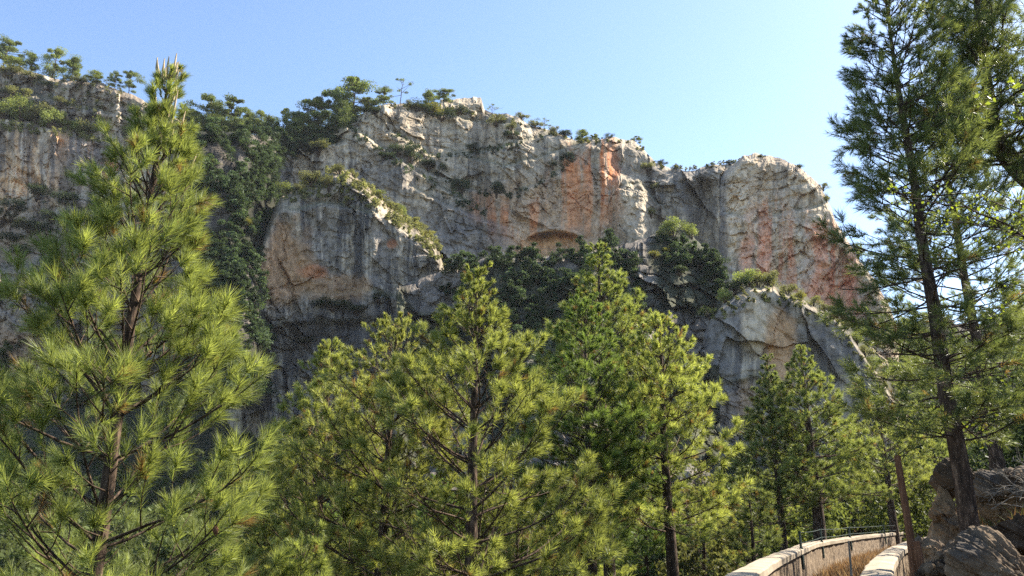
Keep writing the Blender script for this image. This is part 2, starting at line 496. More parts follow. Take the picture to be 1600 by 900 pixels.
def alcove(PX, PY, Y):
    # the shallow cave: its roof is an arch, its floor level with the wall
    top = 380 - 18 * np.sqrt(np.clip(1 - ((PX - 866) / 46) ** 2, 0, 1))
    ins = (np.abs(PX - 866) < 46)
    u = np.clip((PY - top) / 44, 0, 1)
    d = np.where(ins & (PY > top), 3.3 * (1 - u) ** 0.8 * (1 - ((PX - 866) / 46) ** 4), 0)
    lip = np.exp(-((PY - top + 3) / 4) ** 2) * np.clip(1 - ((PX - 866) / 60) ** 2, 0, 1) * -1.6
    # dark recess left of the tower
    g = 6 * np.exp(-((PX - 1098) / 22) ** 2) * sstep(262, 300, PY)
    # the leaning pillar beside the alcove
    p = -5.5 * np.exp(-((PX - 990 - (PY - 330) * 0.15) / 24) ** 4) * sstep(268, 285, PY)
    return Y + d + lip + g + p


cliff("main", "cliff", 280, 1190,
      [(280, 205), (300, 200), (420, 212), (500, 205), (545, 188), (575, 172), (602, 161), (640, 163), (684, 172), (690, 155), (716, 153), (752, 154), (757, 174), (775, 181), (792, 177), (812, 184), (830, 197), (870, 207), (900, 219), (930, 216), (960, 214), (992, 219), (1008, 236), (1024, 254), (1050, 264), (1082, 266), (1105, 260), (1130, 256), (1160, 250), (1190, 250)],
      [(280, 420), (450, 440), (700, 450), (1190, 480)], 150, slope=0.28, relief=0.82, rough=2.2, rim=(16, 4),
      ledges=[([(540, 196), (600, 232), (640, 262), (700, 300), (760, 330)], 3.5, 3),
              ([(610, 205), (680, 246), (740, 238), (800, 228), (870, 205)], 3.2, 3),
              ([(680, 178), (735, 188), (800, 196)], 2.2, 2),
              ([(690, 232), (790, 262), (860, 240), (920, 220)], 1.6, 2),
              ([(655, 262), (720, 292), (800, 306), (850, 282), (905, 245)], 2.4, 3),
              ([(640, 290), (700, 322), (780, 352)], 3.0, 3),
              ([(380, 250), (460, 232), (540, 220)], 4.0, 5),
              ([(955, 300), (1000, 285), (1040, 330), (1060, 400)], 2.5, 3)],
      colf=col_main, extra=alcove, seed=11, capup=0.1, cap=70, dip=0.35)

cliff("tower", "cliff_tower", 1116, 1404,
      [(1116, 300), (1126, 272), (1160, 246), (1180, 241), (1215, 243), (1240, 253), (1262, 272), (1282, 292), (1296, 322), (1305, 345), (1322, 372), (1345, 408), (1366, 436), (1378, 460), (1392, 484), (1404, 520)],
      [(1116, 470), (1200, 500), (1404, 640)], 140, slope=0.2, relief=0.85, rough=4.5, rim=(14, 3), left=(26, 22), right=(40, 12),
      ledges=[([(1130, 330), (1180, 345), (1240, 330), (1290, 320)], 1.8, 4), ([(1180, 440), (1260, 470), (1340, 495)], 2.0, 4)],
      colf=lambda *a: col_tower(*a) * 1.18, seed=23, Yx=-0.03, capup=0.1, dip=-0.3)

cliff("lowr", "cliff_buttress", 1095, 1420,
      [(1095, 520), (1110, 500), (1130, 472), (1160, 452), (1200, 446), (1236, 460), (1262, 476), (1300, 492), (1325, 515), (1345, 545), (1368, 580), (1390, 615), (1420, 650)],
      [(1095, 800), (1420, 800)], 100, slope=0.12, relief=0.5, rough=4.5, rim=(9, 4), left=(30, 8), right=(60, 16),
      ledges=[([(1120, 600), (1180, 590), (1260, 620)], -1.0, 6)], colf=col_lowr, albedo=1.35, seed=37, capup=0.3, cap=22)

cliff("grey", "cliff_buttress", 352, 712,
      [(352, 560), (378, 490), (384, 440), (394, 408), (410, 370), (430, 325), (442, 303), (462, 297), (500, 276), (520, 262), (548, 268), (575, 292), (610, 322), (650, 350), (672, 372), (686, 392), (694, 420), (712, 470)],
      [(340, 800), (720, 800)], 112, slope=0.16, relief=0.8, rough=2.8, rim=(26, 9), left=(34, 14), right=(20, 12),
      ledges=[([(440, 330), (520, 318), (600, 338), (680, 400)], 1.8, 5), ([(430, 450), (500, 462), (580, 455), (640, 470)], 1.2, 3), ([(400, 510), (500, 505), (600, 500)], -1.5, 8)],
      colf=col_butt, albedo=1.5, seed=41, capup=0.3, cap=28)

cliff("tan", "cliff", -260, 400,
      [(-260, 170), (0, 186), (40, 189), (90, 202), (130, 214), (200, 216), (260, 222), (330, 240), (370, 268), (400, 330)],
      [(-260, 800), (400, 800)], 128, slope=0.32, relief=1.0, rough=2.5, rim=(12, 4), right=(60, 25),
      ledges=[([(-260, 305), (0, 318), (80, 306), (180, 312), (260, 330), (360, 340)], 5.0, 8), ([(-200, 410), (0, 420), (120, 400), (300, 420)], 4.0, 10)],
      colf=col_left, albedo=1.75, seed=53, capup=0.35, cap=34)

cliff("crag", "crag", -260, 306,
      [(-260, 90), (0, 106), (40, 108), (80, 122), (120, 128), (160, 132), (200, 146), (240, 164), (280, 190), (306, 215)],
      [(-260, 270), (306, 285)], 156, right=(40, 12), slope=0.35, relief=0.9, rough=2.4, rim=(10, 4),
      ledges=[([(-200, 150), (20, 142), (90, 160), (180, 180)], 3.0, 5)], colf=col_crag, seed=67, capup=0.1, cap=60, step=2)

cliff("gully", "hillside", 285, 436, [(285, 205), (340, 205), (420, 212), (436, 216)],
      [(285, 640), (436, 640)], 98, slope=0.72, relief=1.1, rough=2, rim=(10, 2), right=(70, 40), colf=lambda *a: col_slope(*a) * 0.5, seed=71, capup=0.05, cap=30, step=3, albedo=0.9)
cliff("talus", "hillside", 620, 1125, [(620, 450), (700, 420), (760, 402), (830, 402), (910, 400), (960, 385), (1010, 372), (1060, 350), (1100, 385), (1125, 425)],
      [(620, 760), (1125, 790)], 82, slope=1.35, relief=1.7, rough=3, albedo=0.95, rim=(10, 2), colf=col_slope, seed=83, capup=0.05, cap=20, step=2)
cliff("hill", "hill", 1330, 2100, [(1330, 545), (1390, 515), (1450, 500), (1500, 505), (1580, 500), (1700, 440), (2100, 320)],
      [(1330, 800), (2100, 800)], 140, slope=1.4, relief=1.2, rough=3, colf=col_slope, seed=97, capup=0.1, cap=60, step=4, albedo=0.5)

# ------------------------------------------------------------------ the canal line (outer wall, inner wall) and the ground
DROP = 0.62
outer_px = [(1052, 950), (1128, 900), (1180, 874), (1255, 848), (1330, 837.5), (1400, 831), (1455, 827.5), (1490, 826.5)]
inner_px = [(1322, 950), (1341, 900), (1354, 879), (1382, 858), (1412, 846), (1450, 838), (1500, 832)]


def canal_line(pxs, drop):
    return np.array([W(a, b, depth_at_height(b, drop)) for a, b in pxs])


def smooth_line(P, n=60):
    d = np.r_[0, np.cumsum(np.linalg.norm(np.diff(P[:, :2], axis=0), axis=1))]
    s = np.linspace(0, d[-1], n)
    Q = np.stack([np.interp(s, d, P[:, k]) for k in range(3)], 1)
    for _ in range(6):
        Q[1:-1] = 0.5 * Q[1:-1] + 0.25 * (Q[:-2] + Q[2:])
    return Q


OUT = smooth_line(canal_line(outer_px, DROP), 90)
INN = smooth_line(canal_line(inner_px, DROP), 90)


def dist_left(x, y):
    """signed distance to the outer wall line (positive on the valley side), roughly"""
    P = OUT[::3, :2]
    P = np.concatenate([[P[0] + (P[0] - P[1]) * 40], P, [P[-1] + (P[-1] - P[-2]) * 60]])
    best = np.full(x.shape, 1e9); sg = np.ones(x.shape)
    for a, b in zip(P[:-1], P[1:]):
        ab = b - a; L2 = ab @ ab
        t = np.clip(((x - a[0]) * ab[0] + (y - a[1]) * ab[1]) / L2, 0, 1)
        dx = x - a[0] - t * ab[0]; dy = y - a[1] - t * ab[1]
        d = np.hypot(dx, dy)
        side = np.sign(ab[0] * dy - ab[1] * dx)
        m = d < best
        best = np.where(m, d, best); sg = np.where(m, side, sg)
    return best * sg


def ground_z(x, y):
    x = np.asarray(x, float); y = np.asarray(y, float)
    d = dist_left(x, y)
    near = np.where(d > 0, 0.55 - 7.5 * (1 - np.exp(-np.maximum(d, 0) / 16)) - 0.05, 0.0)
    dr = np.maximum(-d - 2.6, 0)
    near = np.where(d <= 0, 0.3 - 0.35 * np.clip(-d / 0.6, 0, 1) * (1 - sstep(1.9, 2.6, -d)) + 14 * (1 - np.exp(-dr / 24)) + 0.45 * sstep(0, 2.0, dr), near)
    far = sstep(58, 120, y) * (y - 58) * 0.36
    z = near + far + 0.12 * fbm(x / 2.5, y / 2.5, 4, 3) * np.clip(np.abs(d) - 1.0, 0, 1)
    cam_flat = np.exp(-((x / 2.0) ** 2 + (y / 2.0) ** 2))
    return z * (1 - cam_flat) + 0.1 * cam_flat


def gz(x, y): return float(ground_z(np.array([x]), np.array([y]))[0])


gx = np.concatenate([np.linspace(-600, -60, 28), np.linspace(-58, 60, 240), np.linspace(62, 600, 28)])
gy = np.concatenate([np.linspace(-200, -8, 14), np.linspace(-7, 62, 150), np.linspace(63.5, 200, 70), np.linspace(210, 900, 14)])
GX, GY = np.meshgrid(gx, gy)
GZ = ground_z(GX, GY)
GZ = np.where(GY > 200, np.minimum(GZ, 30), GZ)
i = np.arange(len(gy) - 1)[:, None] * len(gx); j = np.arange(len(gx) - 1)[None, :]
Fq = np.stack([i + j, i + j + 1, i + len(gx) + j + 1, i + len(gx) + j], -1).reshape(-1, 4)
o = link("ground", mesh_np("ground", np.stack([GX, GY, GZ], -1).reshape(-1, 3), Fq, smooth=True), M_SOIL)
tag(o, kind="structure")

# ------------------------------------------------------------------ foliage builders


def quads(cen, size, rng, col, flat=0.0):
    n = len(cen)
    a = rng.normal(size=(n, 3)); a[:, 2] *= (1 - flat); a /= np.linalg.norm(a, axis=1)[:, None]
    b = rng.normal(size=(n, 3)); b -= a * (a * b).sum(1)[:, None]; b /= np.linalg.norm(b, axis=1)[:, None]
    sz = np.broadcast_to(np.asarray(size, float), (n,))[:, None]
    w = sz * (0.35 + 0.25 * rng.rand(n, 1))
    V = np.stack([cen - a * sz * 0.5, cen + b * w * 0.5 - a * sz * 0.05, cen + a * sz * 0.5, cen - b * w * 0.5 + a * sz * 0.1], 1)
    Fq = np.arange(4 * n).reshape(n, 4)
    return V.reshape(-1, 3), Fq, np.repeat(col, 4, axis=0)


G_PINE = np.array([0.075, 0.092, 0.032]); G_DARK = np.array([0.038, 0.055, 0.026]); G_LIGHT = np.array([0.13, 0.15, 0.045]); G_OLIVE = np.array([0.12, 0.12, 0.048])


def clump_cloud(rng, clumps, per, leaf, base, tipc, spread=1.0):
    """clumps: list of (centre, radius xyz). leaves on and inside each clump, more near its surface"""
    cs = []; cl = []
    for c, r in clumps:
        n = int(per)
        d = rng.normal(size=(n, 3)); d /= np.linalg.norm(d, axis=1)[:, None]
        rr = rng.rand(n, 1) ** 0.45
        p = np.asarray(c) + d * rr * np.asarray(r) * spread * (0.85 + 0.3 * rng.rand(n, 1))
        k = 0.7 + 0.6 * rng.rand()
        cc = base * k + (tipc - base) * (rng.rand(n, 1) ** 2) * 0.8
        cs.append(p); cl.append(cc * (0.8 + 0.4 * rng.rand(n, 1)))
    return np.concatenate(cs), np.concatenate(cl)


def far_pine_meshes(seed, kind):
    """unit-height distant tree: (trunk mesh, crown mesh)"""
    rng = np.random.RandomState(seed)
    tb = Bag(); cl = []
    wob = np.cumsum(rng.normal(0, 0.014, (9, 2)), axis=0); wob -= wob[0]
    zs = np.linspace(-0.06, 0.93, 9)
    tp = np.c_[wob, zs]
    tb.tube(tp, np.linspace(0.022, 0.006, 9), 6)
    if kind == "umbrella":
        nb, z0, z1, rad = 17, 0.30, 0.96, 0.34
    elif kind == "broad":
        nb, z0, z1, rad = 22, 0.25, 0.95, 0.42
    elif kind == "conic":
        nb, z0, z1, rad = 18, 0.15, 0.97, 0.27
    elif kind == "round":
        nb, z0, z1, rad = 18, 0.22, 0.92, 0.36
    else:  # sparse
        nb, z0, z1, rad = 9, 0.5, 0.95, 0.42
    for k in range(nb):
        u = (k + 0.5) / nb; z = z0 + (z1 - z0) * u
        if kind == "conic": r = rad * (1.05 - u) + 0.03
        elif kind in ("umbrella", "sparse"): r = rad * (0.55 + 0.75 * math.sin(math.pi * min(1, u * 0.85 + 0.15)))
        else: r = rad * math.sin(math.pi * (0.15 + 0.8 * u)) + 0.04
        az = k * 2.4 + rng.rand() * 0.9
        rr = r * (0.3 + 0.95 * rng.rand())
        root = np.array([np.interp(z - 0.07, zs, tp[:, 0]), np.interp(z - 0.07, zs, tp[:, 1]), z - 0.07])
        tip = root + np.array([math.cos(az) * rr, math.sin(az) * rr, 0.05 + 0.06 * rng.rand()])
        mid = (root + tip) / 2 + np.array([0, 0, -0.015])
        tb.tube(np.array([root, mid, tip]), np.array([0.008, 0.006, 0.003]), 4)
        if rng.rand() < 0.15: continue
        cr = 0.07 + 0.10 * rng.rand() ** 1.5
        fl = 0.5 if kind in ("umbrella", "broad", "sparse") else 0.75
        if kind == "sparse": cr *= 0.7
        cl.append((tip, (cr * 1.25, cr * 1.25, cr * fl)))
        if rng.rand() < 0.7 and kind != "sparse":
            q = root + (tip - root) * 0.55 + rng.normal(0, 0.03, 3)
            cl.append((q, (cr, cr, cr * fl * 0.9)))
    cl.append((tp[-1] + [0, 0, 0.02], (0.08, 0.08, 0.05)))
    per = 270 if kind != "sparse" else 90
    p, c = clump_cloud(rng, cl, per, 0.05, {"round": G_LIGHT * 1.3}.get(kind, G_PINE * 1.8), G_LIGHT * 1.9)
    V, Fq, cc = quads(p, 0.028 + 0.016 * rng.rand(len(p)), rng, c)
    return tb.mesh("trunk", True), mesh_np("crown", V, Fq, cc)


def far_tree(seed, kind, name, label, cat="tree"):
    a, b = far_pine_meshes(seed, kind)
    r = empty(name, (0, 0, -100), label, cat)
    link("trunk", a, M_BARK, r); link("crown", b, M_LEAF, r)
    return r


def shrub_meshes(seed, tone, n=11, per=190):
    rng = np.random.RandomState(seed)
    tb = Bag(); cl = []
    for k in range(n):
        az = rng.rand() * 6.28; rr = 0.55 * rng.rand() ** 0.6
        c = np.array([math.cos(az) * rr, math.sin(az) * rr, 0.25 + 0.5 * rng.rand() * (1 - rr * 0.7)])
        r = 0.2 + 0.16 * rng.rand()
        cl.append((c, (r, r, r * 0.75)))
        tb.tube(np.array([[0, 0, -0.2], c * [0.5, 0.5, 0.45], c]), np.array([0.035, 0.02, 0.01]), 4)
    p, c = clump_cloud(rng, cl, per, 0.1, tone, tone * 1.5 + [0.02, 0.015, 0])
    V, Fq, cc = quads(p, 0.058 + 0.035 * rng.rand(len(p)), rng, c)
    return tb.mesh("stem", True), mesh_np("foliage", V, Fq, cc)


# ---- detailed pines
def unit(v): return v / (np.linalg.norm(v) + 1e-9)


def make_pine(seed, H, crown_from, radius, whorl, per_whorl, r0, lowe=8, tope=62, curl=0.9, nneed=60, nl=0.13, nw=0.0045,
              shape=0.8, sub_step=0.2, cols=(G_PINE, G_LIGHT), lean=(0, 0), gap=0.0, dead=0.0, shoot_len=0.2, side=None, twig=2, topr=0.25, spread=60):
    rng = np.random.RandomState(seed)
    tb = Bag(); S = []   # shoots: pos, dir, len, tone
    n = 16
    wob = np.cumsum(rng.normal(0, 0.012 * H / 8, (n, 2)), axis=0); wob -= wob[0]
    zs = np.linspace(-0.5, H, n)
    wob += np.outer((np.maximum(zs, 0) / H), lean)
    trunk = np.c_[wob, zs]
    rad = r0 * np.clip(1 - np.maximum(zs, 0) / H, 0, 1) ** 0.85 + 0.008
    rad[0] *= 1.35
    tb.tube(trunk, rad, 10)
    def at(z): return np.array([np.interp(z, zs, trunk[:, 0]), np.interp(z, zs, trunk[:, 1]), z])
    z = crown_from
    az0 = rng.rand() * 6
    candles = []
    while z < H - 0.1:
        u = (z - crown_from) / (H - crown_from)
        k = max(3, int(round(per_whorl * (0.8 + 0.4 * rng.rand()))))
        az0 += 1.1 + rng.rand()
        for b in range(k):
            if rng.rand() < gap: continue
            az = az0 + 6.283 * b / k + rng.normal(0, 0.25)
            prof = (1 - u) ** shape
            lowcut = 0.72 + 0.28 * min(1, u / 0.25)
            L = max(topr, radius * prof * lowcut) * (0.72 + 0.45 * rng.rand())
            if side is not None:
                L *= 1 + side[1] * math.cos(az - side[0])
            e = R(lowe + (tope - lowe) * u ** 1.4 + rng.normal(0, 7))
            p = at(z + rng.normal(0, 0.06))
            d = np.array([math.cos(az) * math.cos(e), math.sin(az) * math.cos(e), math.sin(e)])
            m = max(5, int(L / 0.22))
            pts = [p]; dirs = [d]
            isdead = rng.rand() < dead * (1 - u)
            for q in range(m):
                d = unit(d + np.array([0, 0, curl * 0.09 * (0.3 + q / m)]) + rng.normal(0, 0.06, 3))
                p = p + d * L / m
                pts.append(p); dirs.append(d)
            pts = np.array(pts)
            br = (0.008 + 0.0062 * L) * (r0 / 0.12) ** 0.4
            tb.tube(pts, np.linspace(br, 0.005, len(pts)), 5)
            tone = rng.rand()
            # laterals
            t0 = 0.22 + 0.15 * rng.rand() if L > 0.6 else 0.3
            s = t0 * L; sd = 1
            while s < L * 0.97:
                f = s / L * m; i0 = min(int(f), m - 1)
                q = pts[i0] + (pts[i0 + 1] - pts[i0]) * (f - i0)
                dd = dirs[i0 + 1]
                latv = unit(np.cross(dd, [0, 0, 1.0])) * sd
                sd = -sd
                ang = R(38 + 25 * rng.rand())
                ld = unit(dd * math.cos(ang) + latv * math.sin(ang) + np.array([0, 0, rng.normal(0.12, 0.3)]))
                ll = min(1.1, (L - s) * 0.55 + 0.16) * (0.7 + 0.5 * rng.rand())
                lm = max(2, int(ll / 0.16))
                lp = [q]; ldirs = [ld]
                for w in range(lm):
                    ld = unit(ld + dd * 0.12 + np.array([0, 0, 0.10 * curl]) + rng.normal(0, 0.08, 3))
                    lp.append(lp[-1] + ld * ll / lm); ldirs.append(ld)
                tb.tube(np.array(lp), np.linspace(0.006 + 0.004 * ll, 0.003, len(lp)), 4)
                if not isdead:
                    ctone = np.clip(tone * 0.5 + rng.normal(0.3, 0.3), 0, 1)
                    for w in range(1, lm + 1):
                        if w < lm * 0.4: continue
                        if w == lm:
                            S.append((lp[w] - ldirs[w] * 0.05, ldirs[w], shoot_len * (0.9 + 0.4 * rng.rand()), ctone, 1))
                            nt_ = twig + 1 + rng.randint(2); ph = rng.rand() * 6.28
                        else:
                            nt_ = twig - 1; ph = rng.rand() * 6.28
                        u1 = unit(np.cross(ldirs[w], [0.13, 0.2, 1.0])); u2 = np.cross(ldirs[w], u1)
                        for _ in range(nt_):
                            aa = ph + 6.283 * _ / max(1, nt_)
                            td = unit(ldirs[w] * 0.85 + (u1 * math.cos(aa) + u2 * math.sin(aa)) * 0.6 + np.array([0, 0, 0.22 * curl]))
                            S.append((lp[w] - td * 0.03, td, shoot_len * (0.6 + 0.45 * rng.rand()), ctone, (0.5 + 0.5 * rng.rand()) if w == lm else 0.35 * rng.rand()))
                s += sub_step * (0.7 + 0.6 * rng.rand()) * (1 if L > 0.8 else 0.8)
            if not isdead:
                S.append((pts[-1] - dirs[-1] * 0.1, dirs[-1], shoot_len * 1.35, tone, 1))
                S.append((pts[-2], dirs[-1], shoot_len * 1.2, tone, 0.6))
                candles.append((pts[-1], dirs[-1], u))
        z += whorl * (0.75 + 0.5 * rng.rand()) * (0.75 + 0.25 * (1 - u))
    # leader
    for zz in np.arange(H - 0.8, H, 0.2):
        S.append((at(zz), np.array([0, 0, 1.0]), 0.22, 0.6, 1))
    pos = np.array([s[0] for s in S]); dr = np.array([s[1] for s in S]); ln = np.array([s[2] for s in S])
    tone = np.array([s[3] for s in S]); young = np.array([s[4] for s in S])
    N = len(S); K = nneed
    sN = rng.rand(N, K) ** 0.8
    perp = rng.normal(size=(N, K, 3)); dd = dr[:, None, :]
    perp -= dd * (perp * dd).sum(-1, keepdims=True); perp /= np.linalg.norm(perp, axis=-1, keepdims=True)
    ang = np.radians(spread - 0.6 * spread * sN + rng.normal(0, 8, (N, K)))[..., None]
    nd = dd * np.cos(ang) + perp * np.sin(ang) + np.array([0, 0, -0.06])
    base = pos[:, None, :] + dd * (ln[:, None] * sN * np.clip(0.5 + 0.5 * (H - pos[:, 2]) / (0.26 * H), 0.5, 1.0)[:, None])[..., None]
    topf = np.clip(0.42 + 0.58 * (H - pos[:, 2]) / (0.26 * H), 0.42, 1.0)[:, None]
    nlen = nl * (0.75 + 0.4 * rng.rand(N, K, 1)) * topf[..., None] * (0.75 + 0.45 * rng.rand(N, 1, 1))
    tip = base + nd * nlen
    wv = np.cross(nd, rng.normal(size=(N, K, 3))); wv /= np.linalg.norm(wv, axis=-1, keepdims=True)
    hw = nw * 0.5
    V = np.stack([base + wv * hw, base - wv * hw, tip], 2).reshape(-1, 3)
    Fq = np.arange(N * K * 3).reshape(-1, 3)
    ca, cb = cols
    mixv = np.clip(0.45 * tone + 0.5 * young ** 1.5, 0, 1)[:, None, None]
    cc = ca * (1 - mixv) + cb * mixv
    cc = cc * (0.75 + 0.5 * rng.rand(N, 1, 1)) * (0.75 + 0.5 * rng.rand(N, K, 1))
    dry = (rng.rand(N, 1, 1) < 0.035) * 1.0
    cc = cc * (1 - dry) + np.array([0.24, 0.15, 0.07]) * (0.7 + 0.5 * rng.rand(N, K, 1)) * dry
    cc = np.repeat(cc.reshape(-1, 3), 3, axis=0)
    return tb.mesh("trunk", True), mesh_np("crown", V, Fq, cc), candles, N * K


TOTAL = 0


def pine(name, label, px, Y, tip_py, seed, base_z=None, group="pines standing in front of the cliffs", lean=(0, 0), **kw):
    """a pine whose trunk foot stands at column px, distance Y, its tip at row tip_py"""
    global TOTAL
    x = float(W(px, 850, Y)[0])
    z0 = gz(x, Y) if base_z is None else base_z
    H = float(W(px, tip_py, Y)[2]) - z0 - 0.3
    cf = kw.pop("crown_z", None)
    cf = max(0.4, (cf - z0)) if cf is not None else kw.pop("crown_from", 0.15) * H
    a, b, cand, nn = make_pine(seed, H, cf, lean=lean, **kw)
    TOTAL += nn
    r = empty(name, (x, Y, z0), label, "pine", group)
    link("trunk", a, M_BARK, r); link("crown", b, M_NEEDLE, r)
    return r, cand, H


NL = lambda *c: np.array(c)
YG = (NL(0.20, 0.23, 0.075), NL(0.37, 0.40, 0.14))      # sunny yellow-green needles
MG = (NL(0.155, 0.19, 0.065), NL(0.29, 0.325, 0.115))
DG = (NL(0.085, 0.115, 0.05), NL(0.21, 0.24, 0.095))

# A: the young pine at the left, nearest of all
pa, cand, HA = pine("pine_tree", "nearest young pine with long bright needles and tan candles on its tall pointed top", 150, 8.0, 74, 3, crown_z=0.2,
                    radius=2.5, whorl=0.42, per_whorl=5, r0=0.095, lowe=20, tope=80, curl=1.1, nneed=56, nl=0.165, nw=0.0052, shape=0.95, sub_step=0.19, spread=44, shoot_len=0.19, topr=0.18, cols=MG, lean=(0.12, 0))
# cones hanging among the needles
rc = random.Random(4)
for p, d, u in rc.sample([c for c in cand if 0.1 < c[2] < 0.75], 9):
    bm_ = Bag(); f_ = np.linspace(0, 1, 7)
    q_ = np.array(p) - np.array(d) * 0.18
    bm_.tube(q_ + np.outer(f_, [0.01, 0.01, -0.085]), np.array([.006, .019, .026, .026, .021, .012, .002]), 9)
    link("cone", bm_.mesh("cone"), M_WOOD, pa)
# candles
cd = [c for c in cand if c[2] > 0.55]
cd.sort(key=lambda c: -c[2])
cb = None
for q, (p, d, u) in enumerate(cd[:22]):
    L = 0.1 + 0.26 * u * random.random() + 0.06
    dz = unit(np.array(d) * 0.5 + np.array([0, 0, 0.9]))
    pts = np.array([p - dz * 0.03, p + dz * L * 0.5, p + dz * L])
    bg = Bag(); bg.tube(pts, np.array([0.013, 0.012, 0.004]), 6)
    link("candle", bg.mesh("candle", True), M_SHOOT, pa)
for dx, dy, L in ((0, 0, 0.3), (0.05, 0.02, 0.36), (-0.05, 0.03, 0.3), (0.09, -0.03, 0.2), (-0.08, -0.03, 0.26), (0.02, 0.06, 0.26)):
    bg = Bag(); b0 = np.array([0.05 + dx, dy, HA - 0.12])
    bg.tube(np.array([b0, b0 + [dx * .3, dy * .3, L * 0.5], b0 + [dx * .4, dy * .4, L]]), np.array([0.017, 0.015, 0.005]), 6)
    link("candle", bg.mesh("candle", True), M_SHOOT, pa)

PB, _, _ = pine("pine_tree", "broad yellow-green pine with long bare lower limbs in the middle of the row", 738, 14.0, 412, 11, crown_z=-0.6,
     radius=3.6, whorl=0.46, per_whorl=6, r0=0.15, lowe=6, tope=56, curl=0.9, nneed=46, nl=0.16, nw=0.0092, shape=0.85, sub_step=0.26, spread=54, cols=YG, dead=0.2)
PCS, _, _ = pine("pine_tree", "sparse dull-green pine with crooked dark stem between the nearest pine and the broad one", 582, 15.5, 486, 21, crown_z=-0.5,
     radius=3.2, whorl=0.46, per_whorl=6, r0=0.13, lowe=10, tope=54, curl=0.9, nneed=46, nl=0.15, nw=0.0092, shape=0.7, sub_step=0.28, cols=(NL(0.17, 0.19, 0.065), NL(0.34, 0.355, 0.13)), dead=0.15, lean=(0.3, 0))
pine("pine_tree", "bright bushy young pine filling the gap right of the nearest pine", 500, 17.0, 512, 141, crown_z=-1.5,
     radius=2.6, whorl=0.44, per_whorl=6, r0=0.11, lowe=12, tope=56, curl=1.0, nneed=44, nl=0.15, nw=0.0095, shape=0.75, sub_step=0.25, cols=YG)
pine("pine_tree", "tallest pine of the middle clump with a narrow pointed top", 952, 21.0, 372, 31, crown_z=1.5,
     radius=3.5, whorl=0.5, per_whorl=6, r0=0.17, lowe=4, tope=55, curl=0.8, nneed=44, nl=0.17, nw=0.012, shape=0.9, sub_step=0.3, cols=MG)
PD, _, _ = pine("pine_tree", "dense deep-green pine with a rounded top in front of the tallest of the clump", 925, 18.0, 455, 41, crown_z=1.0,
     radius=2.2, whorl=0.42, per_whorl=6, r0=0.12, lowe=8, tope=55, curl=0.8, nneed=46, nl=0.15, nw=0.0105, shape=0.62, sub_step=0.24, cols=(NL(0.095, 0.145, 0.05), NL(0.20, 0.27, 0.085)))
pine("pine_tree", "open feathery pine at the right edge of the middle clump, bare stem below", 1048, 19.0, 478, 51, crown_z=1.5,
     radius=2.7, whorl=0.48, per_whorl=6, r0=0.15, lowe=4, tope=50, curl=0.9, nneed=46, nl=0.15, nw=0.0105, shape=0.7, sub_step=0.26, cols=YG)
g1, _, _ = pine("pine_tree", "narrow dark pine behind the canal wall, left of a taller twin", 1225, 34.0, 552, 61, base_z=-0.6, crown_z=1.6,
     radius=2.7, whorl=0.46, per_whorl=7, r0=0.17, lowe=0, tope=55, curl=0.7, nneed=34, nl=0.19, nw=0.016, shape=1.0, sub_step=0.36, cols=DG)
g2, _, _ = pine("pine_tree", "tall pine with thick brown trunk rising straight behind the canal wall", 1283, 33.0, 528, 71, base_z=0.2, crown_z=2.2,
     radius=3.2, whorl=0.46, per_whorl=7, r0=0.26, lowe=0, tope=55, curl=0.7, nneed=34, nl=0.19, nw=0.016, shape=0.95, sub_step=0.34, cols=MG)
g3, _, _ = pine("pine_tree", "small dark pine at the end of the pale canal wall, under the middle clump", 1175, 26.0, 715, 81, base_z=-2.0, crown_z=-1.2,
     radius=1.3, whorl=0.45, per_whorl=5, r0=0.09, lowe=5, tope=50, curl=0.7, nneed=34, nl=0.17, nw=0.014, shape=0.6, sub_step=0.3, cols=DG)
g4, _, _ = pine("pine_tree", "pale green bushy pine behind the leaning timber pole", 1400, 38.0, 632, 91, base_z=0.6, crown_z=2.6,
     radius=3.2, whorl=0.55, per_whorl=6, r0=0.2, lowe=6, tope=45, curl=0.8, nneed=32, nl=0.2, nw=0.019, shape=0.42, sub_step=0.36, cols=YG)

# K: the tall backlit pine at the right
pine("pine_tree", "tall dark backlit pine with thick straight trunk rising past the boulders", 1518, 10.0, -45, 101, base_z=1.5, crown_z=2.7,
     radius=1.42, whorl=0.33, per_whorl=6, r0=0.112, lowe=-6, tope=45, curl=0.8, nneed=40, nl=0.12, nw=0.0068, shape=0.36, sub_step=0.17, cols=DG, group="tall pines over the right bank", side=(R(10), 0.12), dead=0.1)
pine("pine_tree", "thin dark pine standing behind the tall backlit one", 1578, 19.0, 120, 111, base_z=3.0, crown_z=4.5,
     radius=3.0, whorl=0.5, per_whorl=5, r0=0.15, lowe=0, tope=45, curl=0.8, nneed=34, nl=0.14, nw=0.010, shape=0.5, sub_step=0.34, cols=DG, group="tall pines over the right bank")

# ------------------------------------------------------------------ skyline trees (copies of a few prototypes)
protos = {}
for k, (kind, nv) in {"umbrella": ("umbrella", 3), "broad": ("broad", 2), "conic": ("conic", 2), "round": ("round", 3), "sparse": ("sparse", 2)}.items():
    protos[k] = [far_pine_meshes(500 + 17 * v + len(k) * 31, kind) for v in range(nv)]
rs = np.random.RandomState(5)


